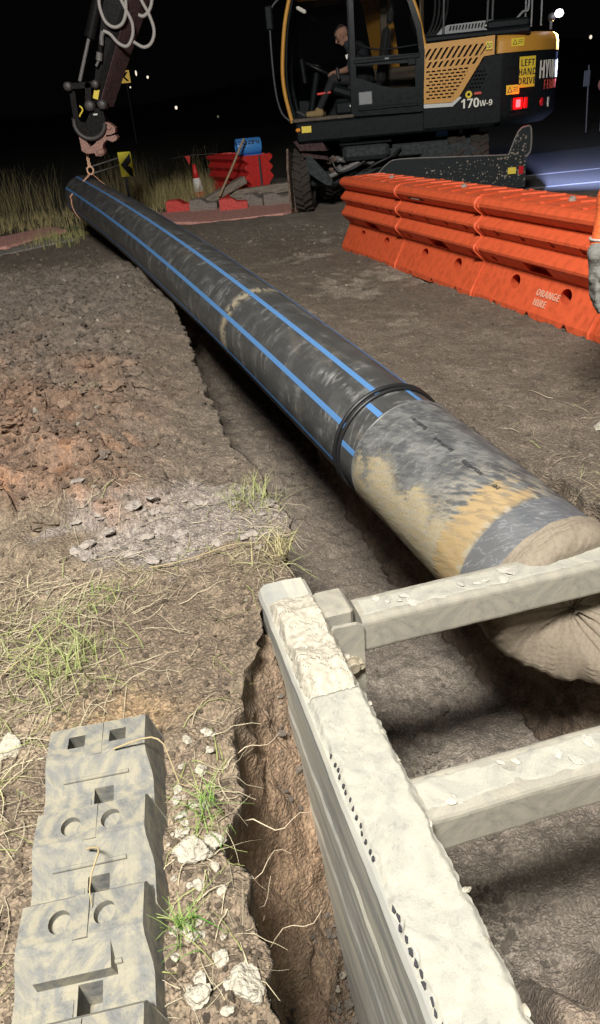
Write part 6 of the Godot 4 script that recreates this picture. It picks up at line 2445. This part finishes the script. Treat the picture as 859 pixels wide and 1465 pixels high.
	M.old_timber.uv1_scale = Vector3(0.6, 5, 5)
	mat("ex_dark", lin(0.009, 0.012, 0.014), 0.48, "fine", 0.06, 2.0, "grime")
	mat("ex_door", lin(0.011, 0.016, 0.018), 0.3, "fine", 0.05, 1.5, "grime")
	mat("ex_slate", lin(0.048, 0.057, 0.062), 0.6, "fine", 0.2, 2.0, "dusty")
	mat("ex_stick", lin(0.013, 0.012, 0.012), 0.5, "fine", 0.15, 2.0, "dusty")
	mat("worn_steel", lin(0.07, 0.062, 0.062), 0.5, "fine", 0.1, 4.0, "dusty")
	mat("reflective", lin(0.4, 0.33, 0.3), 0.5)
	mat("maroon", lin(0.075, 0.045, 0.046), 0.6, "fine", 0.3, 2.0, "dusty")
	mat("hitch_pink", lin(0.4, 0.22, 0.18), 0.6, "fine", 0.3, 4.0, "dusty")
	mat("rusty", Color.WHITE, 0.9, "fine", 0.5, 2.5, "rust")
	mat("splatter", Color.WHITE, 0.6, "fine", 0.3, 2.2, "splat")
	mat("grey_metal", lin(0.2, 0.19, 0.19), 0.5, "fine", 0.1, 4.0, "dusty")
	mat("grey_plastic", lin(0.17, 0.18, 0.19), 0.5)
	mat("silver", lin(0.5, 0.5, 0.5), 0.4)
	mat("tyre", lin(0.05, 0.04, 0.034), 0.9, "fine", 0.4, 4.0, "dusty")
	mat("seat", lin(0.02, 0.02, 0.022), 0.8)
	mat("mat_dusty", lin(0.13, 0.11, 0.09), 0.9, "fine", 0.3, 3.0, "dusty")
	mat("black_void", lin(0.006, 0.006, 0.006), 0.9)
	mat("label_yellow", lin(0.72, 0.56, 0.05), 0.5)
	mat("sign_yellow", lin(0.82, 0.72, 0.02), 0.5)
	mat("amber", lin(0.7, 0.25, 0.02), 0.4)
	mat("red_lens", lin(0.5, 0.015, 0.02), 0.25)
	mat("hose_grey", lin(0.34, 0.32, 0.3), 0.6)
	mat("chain", lin(0.7, 0.42, 0.27), 0.5)
	mat("webbing", lin(0.75, 0.4, 0.26), 0.85)
	mat("straw", lin(0.34, 0.27, 0.15), 0.85)
	mat("root", lin(0.55, 0.45, 0.32), 0.85)
	mat("pink_concrete", lin(0.62, 0.32, 0.27), 0.9, "fine", 0.3, 2.0, "grime")
	mat("grey_concrete", lin(0.25, 0.23, 0.21), 0.9, "fine", 0.4, 2.0, "dusty")
	mat("asphalt", lin(0.1, 0.1, 0.105), 0.85, "fine", 0.5, 3.0, "dusty")
	mat("road_white", lin(0.3, 0.3, 0.32), 0.7)
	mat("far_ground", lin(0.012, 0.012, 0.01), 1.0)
	glow("tail_red", Color(0.8, 0.02, 0.03), 1.2)
	glow("tail_hot", Color(1.0, 0.35, 0.38), 2.5)
	glow("lamp_hot", Color(1.0, 0.95, 1.0), 6.0)
	glow("far_lamp_reflector", Color(1.0, 0.95, 0.85), 1.0)  # far lamps; on a reflector it stands in for returned light
	glow("far_reflector_glow", Color(0.5, 0.5, 0.42), 0.5)  # glow put in for the light a far reflector returns
	glow("far_sign_glow", Color(0.75, 0.62, 0.3), 0.6)  # the sign is reflective; emission stands in for returned light
	for k in ["ex_dark", "ex_door", "ex_slate", "ex_stick", "splatter", "maroon"]: M[k].metallic_specular = 0.22
	var gl := StandardMaterial3D.new()
	gl.resource_name = "glass"
	gl.transparency = BaseMaterial3D.TRANSPARENCY_ALPHA
	gl.albedo_color = Color(0.05, 0.06, 0.06, 0.12)
	gl.roughness = 0.03
	M.glass = gl
	person_mat()


func set_camera_and_light() -> void:
	var cam := Camera3D.new()
	cam.name = "camera"
	cam.fov = 69.0
	cam.near = 0.05
	cam.far = 900.0
	add_child(cam)
	cam.position = Vector3(0, 1.6, 0)
	cam.rotation = Vector3(deg_to_rad(-28.7), 0, deg_to_rad(-5.5))
	cam.current = true
	var we := WorldEnvironment.new()
	we.name = "environment"
	var e := Environment.new()
	e.background_mode = Environment.BG_SKY
	var sk := ProceduralSkyMaterial.new()
	sk.sky_top_color = Color(0.012, 0.012, 0.015)
	sk.sky_horizon_color = Color(0.014, 0.014, 0.016)
	sk.ground_bottom_color = Color(0.015, 0.015, 0.015)
	sk.ground_horizon_color = Color(0.02, 0.02, 0.02)
	e.sky = Sky.new()
	e.sky.sky_material = sk
	e.background_energy_multiplier = 1.0
	e.tonemap_mode = Environment.TONE_MAPPER_LINEAR
	e.tonemap_exposure = 1.0
	e.sdfgi_enabled = true
	e.ssao_enabled = true
	e.ssil_enabled = true
	we.environment = e
	add_child(we)
	# faint added directional light, put in as moonlight from an unseen source
	var faint_fill := DirectionalLight3D.new()
	faint_fill.name = "faint_fill"
	faint_fill.light_energy = 0.012
	faint_fill.light_color = Color(0.8, 0.88, 1.0)
	faint_fill.light_angular_distance = 0.5
	faint_fill.shadow_enabled = true
	faint_fill.rotation = Vector3(deg_to_rad(-55), deg_to_rad(-40), 0)
	add_child(faint_fill)


# the floodlight tower that lights the site: behind the camera, to its left
func build_tower() -> void:
	var t := thing("floodlight_tower", "tall trailer floodlight tower standing behind the photographer", "light tower", P(-0.95, 0.0, -2.5))
	bx("trailer", M.ex_yellow, t, Vector3(0, 0.7, 0.3), Vector3(1.1, 0.9, 1.7), 0.05)
	for s in [-1, 1]:
		var w := MB.new()
		w.lathe(V2([[0, -0.09], [0.22, -0.09], [0.31, -0.07], [0.32, 0.0], [0.31, 0.07], [0.22, 0.09], [0, 0.09]]), 24, TE(Vector3(0.66 * s, 0.32, 0.3), 0, 0, PI / 2))
		obj("wheel", w, M.rubber, t)
	var m := MB.new()
	m.tube(pts([Vector3(0, 1.1, -0.4), Vector3(0, 3.6, -0.4)]), 0.07, 10)
	m.tube(pts([Vector3(0, 3.6, -0.4), Vector3(0, 6.5, -0.4)]), 0.05, 10)
	m.box(T(Vector3(0, 6.5, -0.4)), Vector3(1.3, 0.06, 0.06), 0.01)
	obj("mast", m, M.dark_steel, t)
	for k in 2:
		var hx := -0.4 + 0.8 * k
		var at := Vector3(hx, 6.5, -0.6)
		var b := MB.new()
		b.box(TE(at, deg_to_rad(-42), deg_to_rad(1), 0), Vector3(0.5, 0.4, 0.16), 0.03)
		obj("lamp_housing", b, M.dark_steel, t)
		var g := MB.new()
		var bas := Basis.from_euler(Vector3(deg_to_rad(-42), deg_to_rad(1), 0))
		g.box(Transform3D(bas, at + bas * Vector3(0, 0, -0.085)), Vector3(0.44, 0.34, 0.01), 0.002)
		obj("lamp_glass", g, M.lamp_white, t)
		var l := SpotLight3D.new()
		l.name = "flood"
		l.light_energy = flood_energy * 0.5
		l.light_color = Color(1.0, 0.985, 0.955)
		l.light_size = 0.55
		l.spot_range = 80.0
		l.spot_attenuation = 2.0
		l.spot_angle = 75.0
		l.spot_angle_attenuation = 0.75
		l.shadow_enabled = true
		t.add_child(l, true)
		l.position = at + bas * Vector3(0, 0, -0.12)
		l.basis = bas


var flood_energy := 183.0


func _ready() -> void:
	rng.seed = 7
	nz.noise_type = FastNoiseLite.TYPE_SIMPLEX_SMOOTH
	nz.frequency = 1.0
	nz.fractal_octaves = 4
	nz.seed = 3
	ncl.noise_type = FastNoiseLite.TYPE_CELLULAR
	ncl.cellular_return_type = FastNoiseLite.RETURN_DISTANCE
	ncl.frequency = 1.0
	ncl.fractal_type = FastNoiseLite.FRACTAL_NONE
	nrg.noise_type = FastNoiseLite.TYPE_SIMPLEX
	nrg.frequency = 1.0
	nrg.fractal_octaves = 3
	nrg.seed = 12
	set_camera_and_light()
	build_materials()
	build_ground()
	build_background()
	build_pipe()
	build_shield()
	await build_excavator()
	await build_barriers()
	await build_feet()
	build_sling()
	worker()
	build_stones()
	build_roots()
	scatter_clods()
	build_straw()
	build_tufts()
	build_tower()
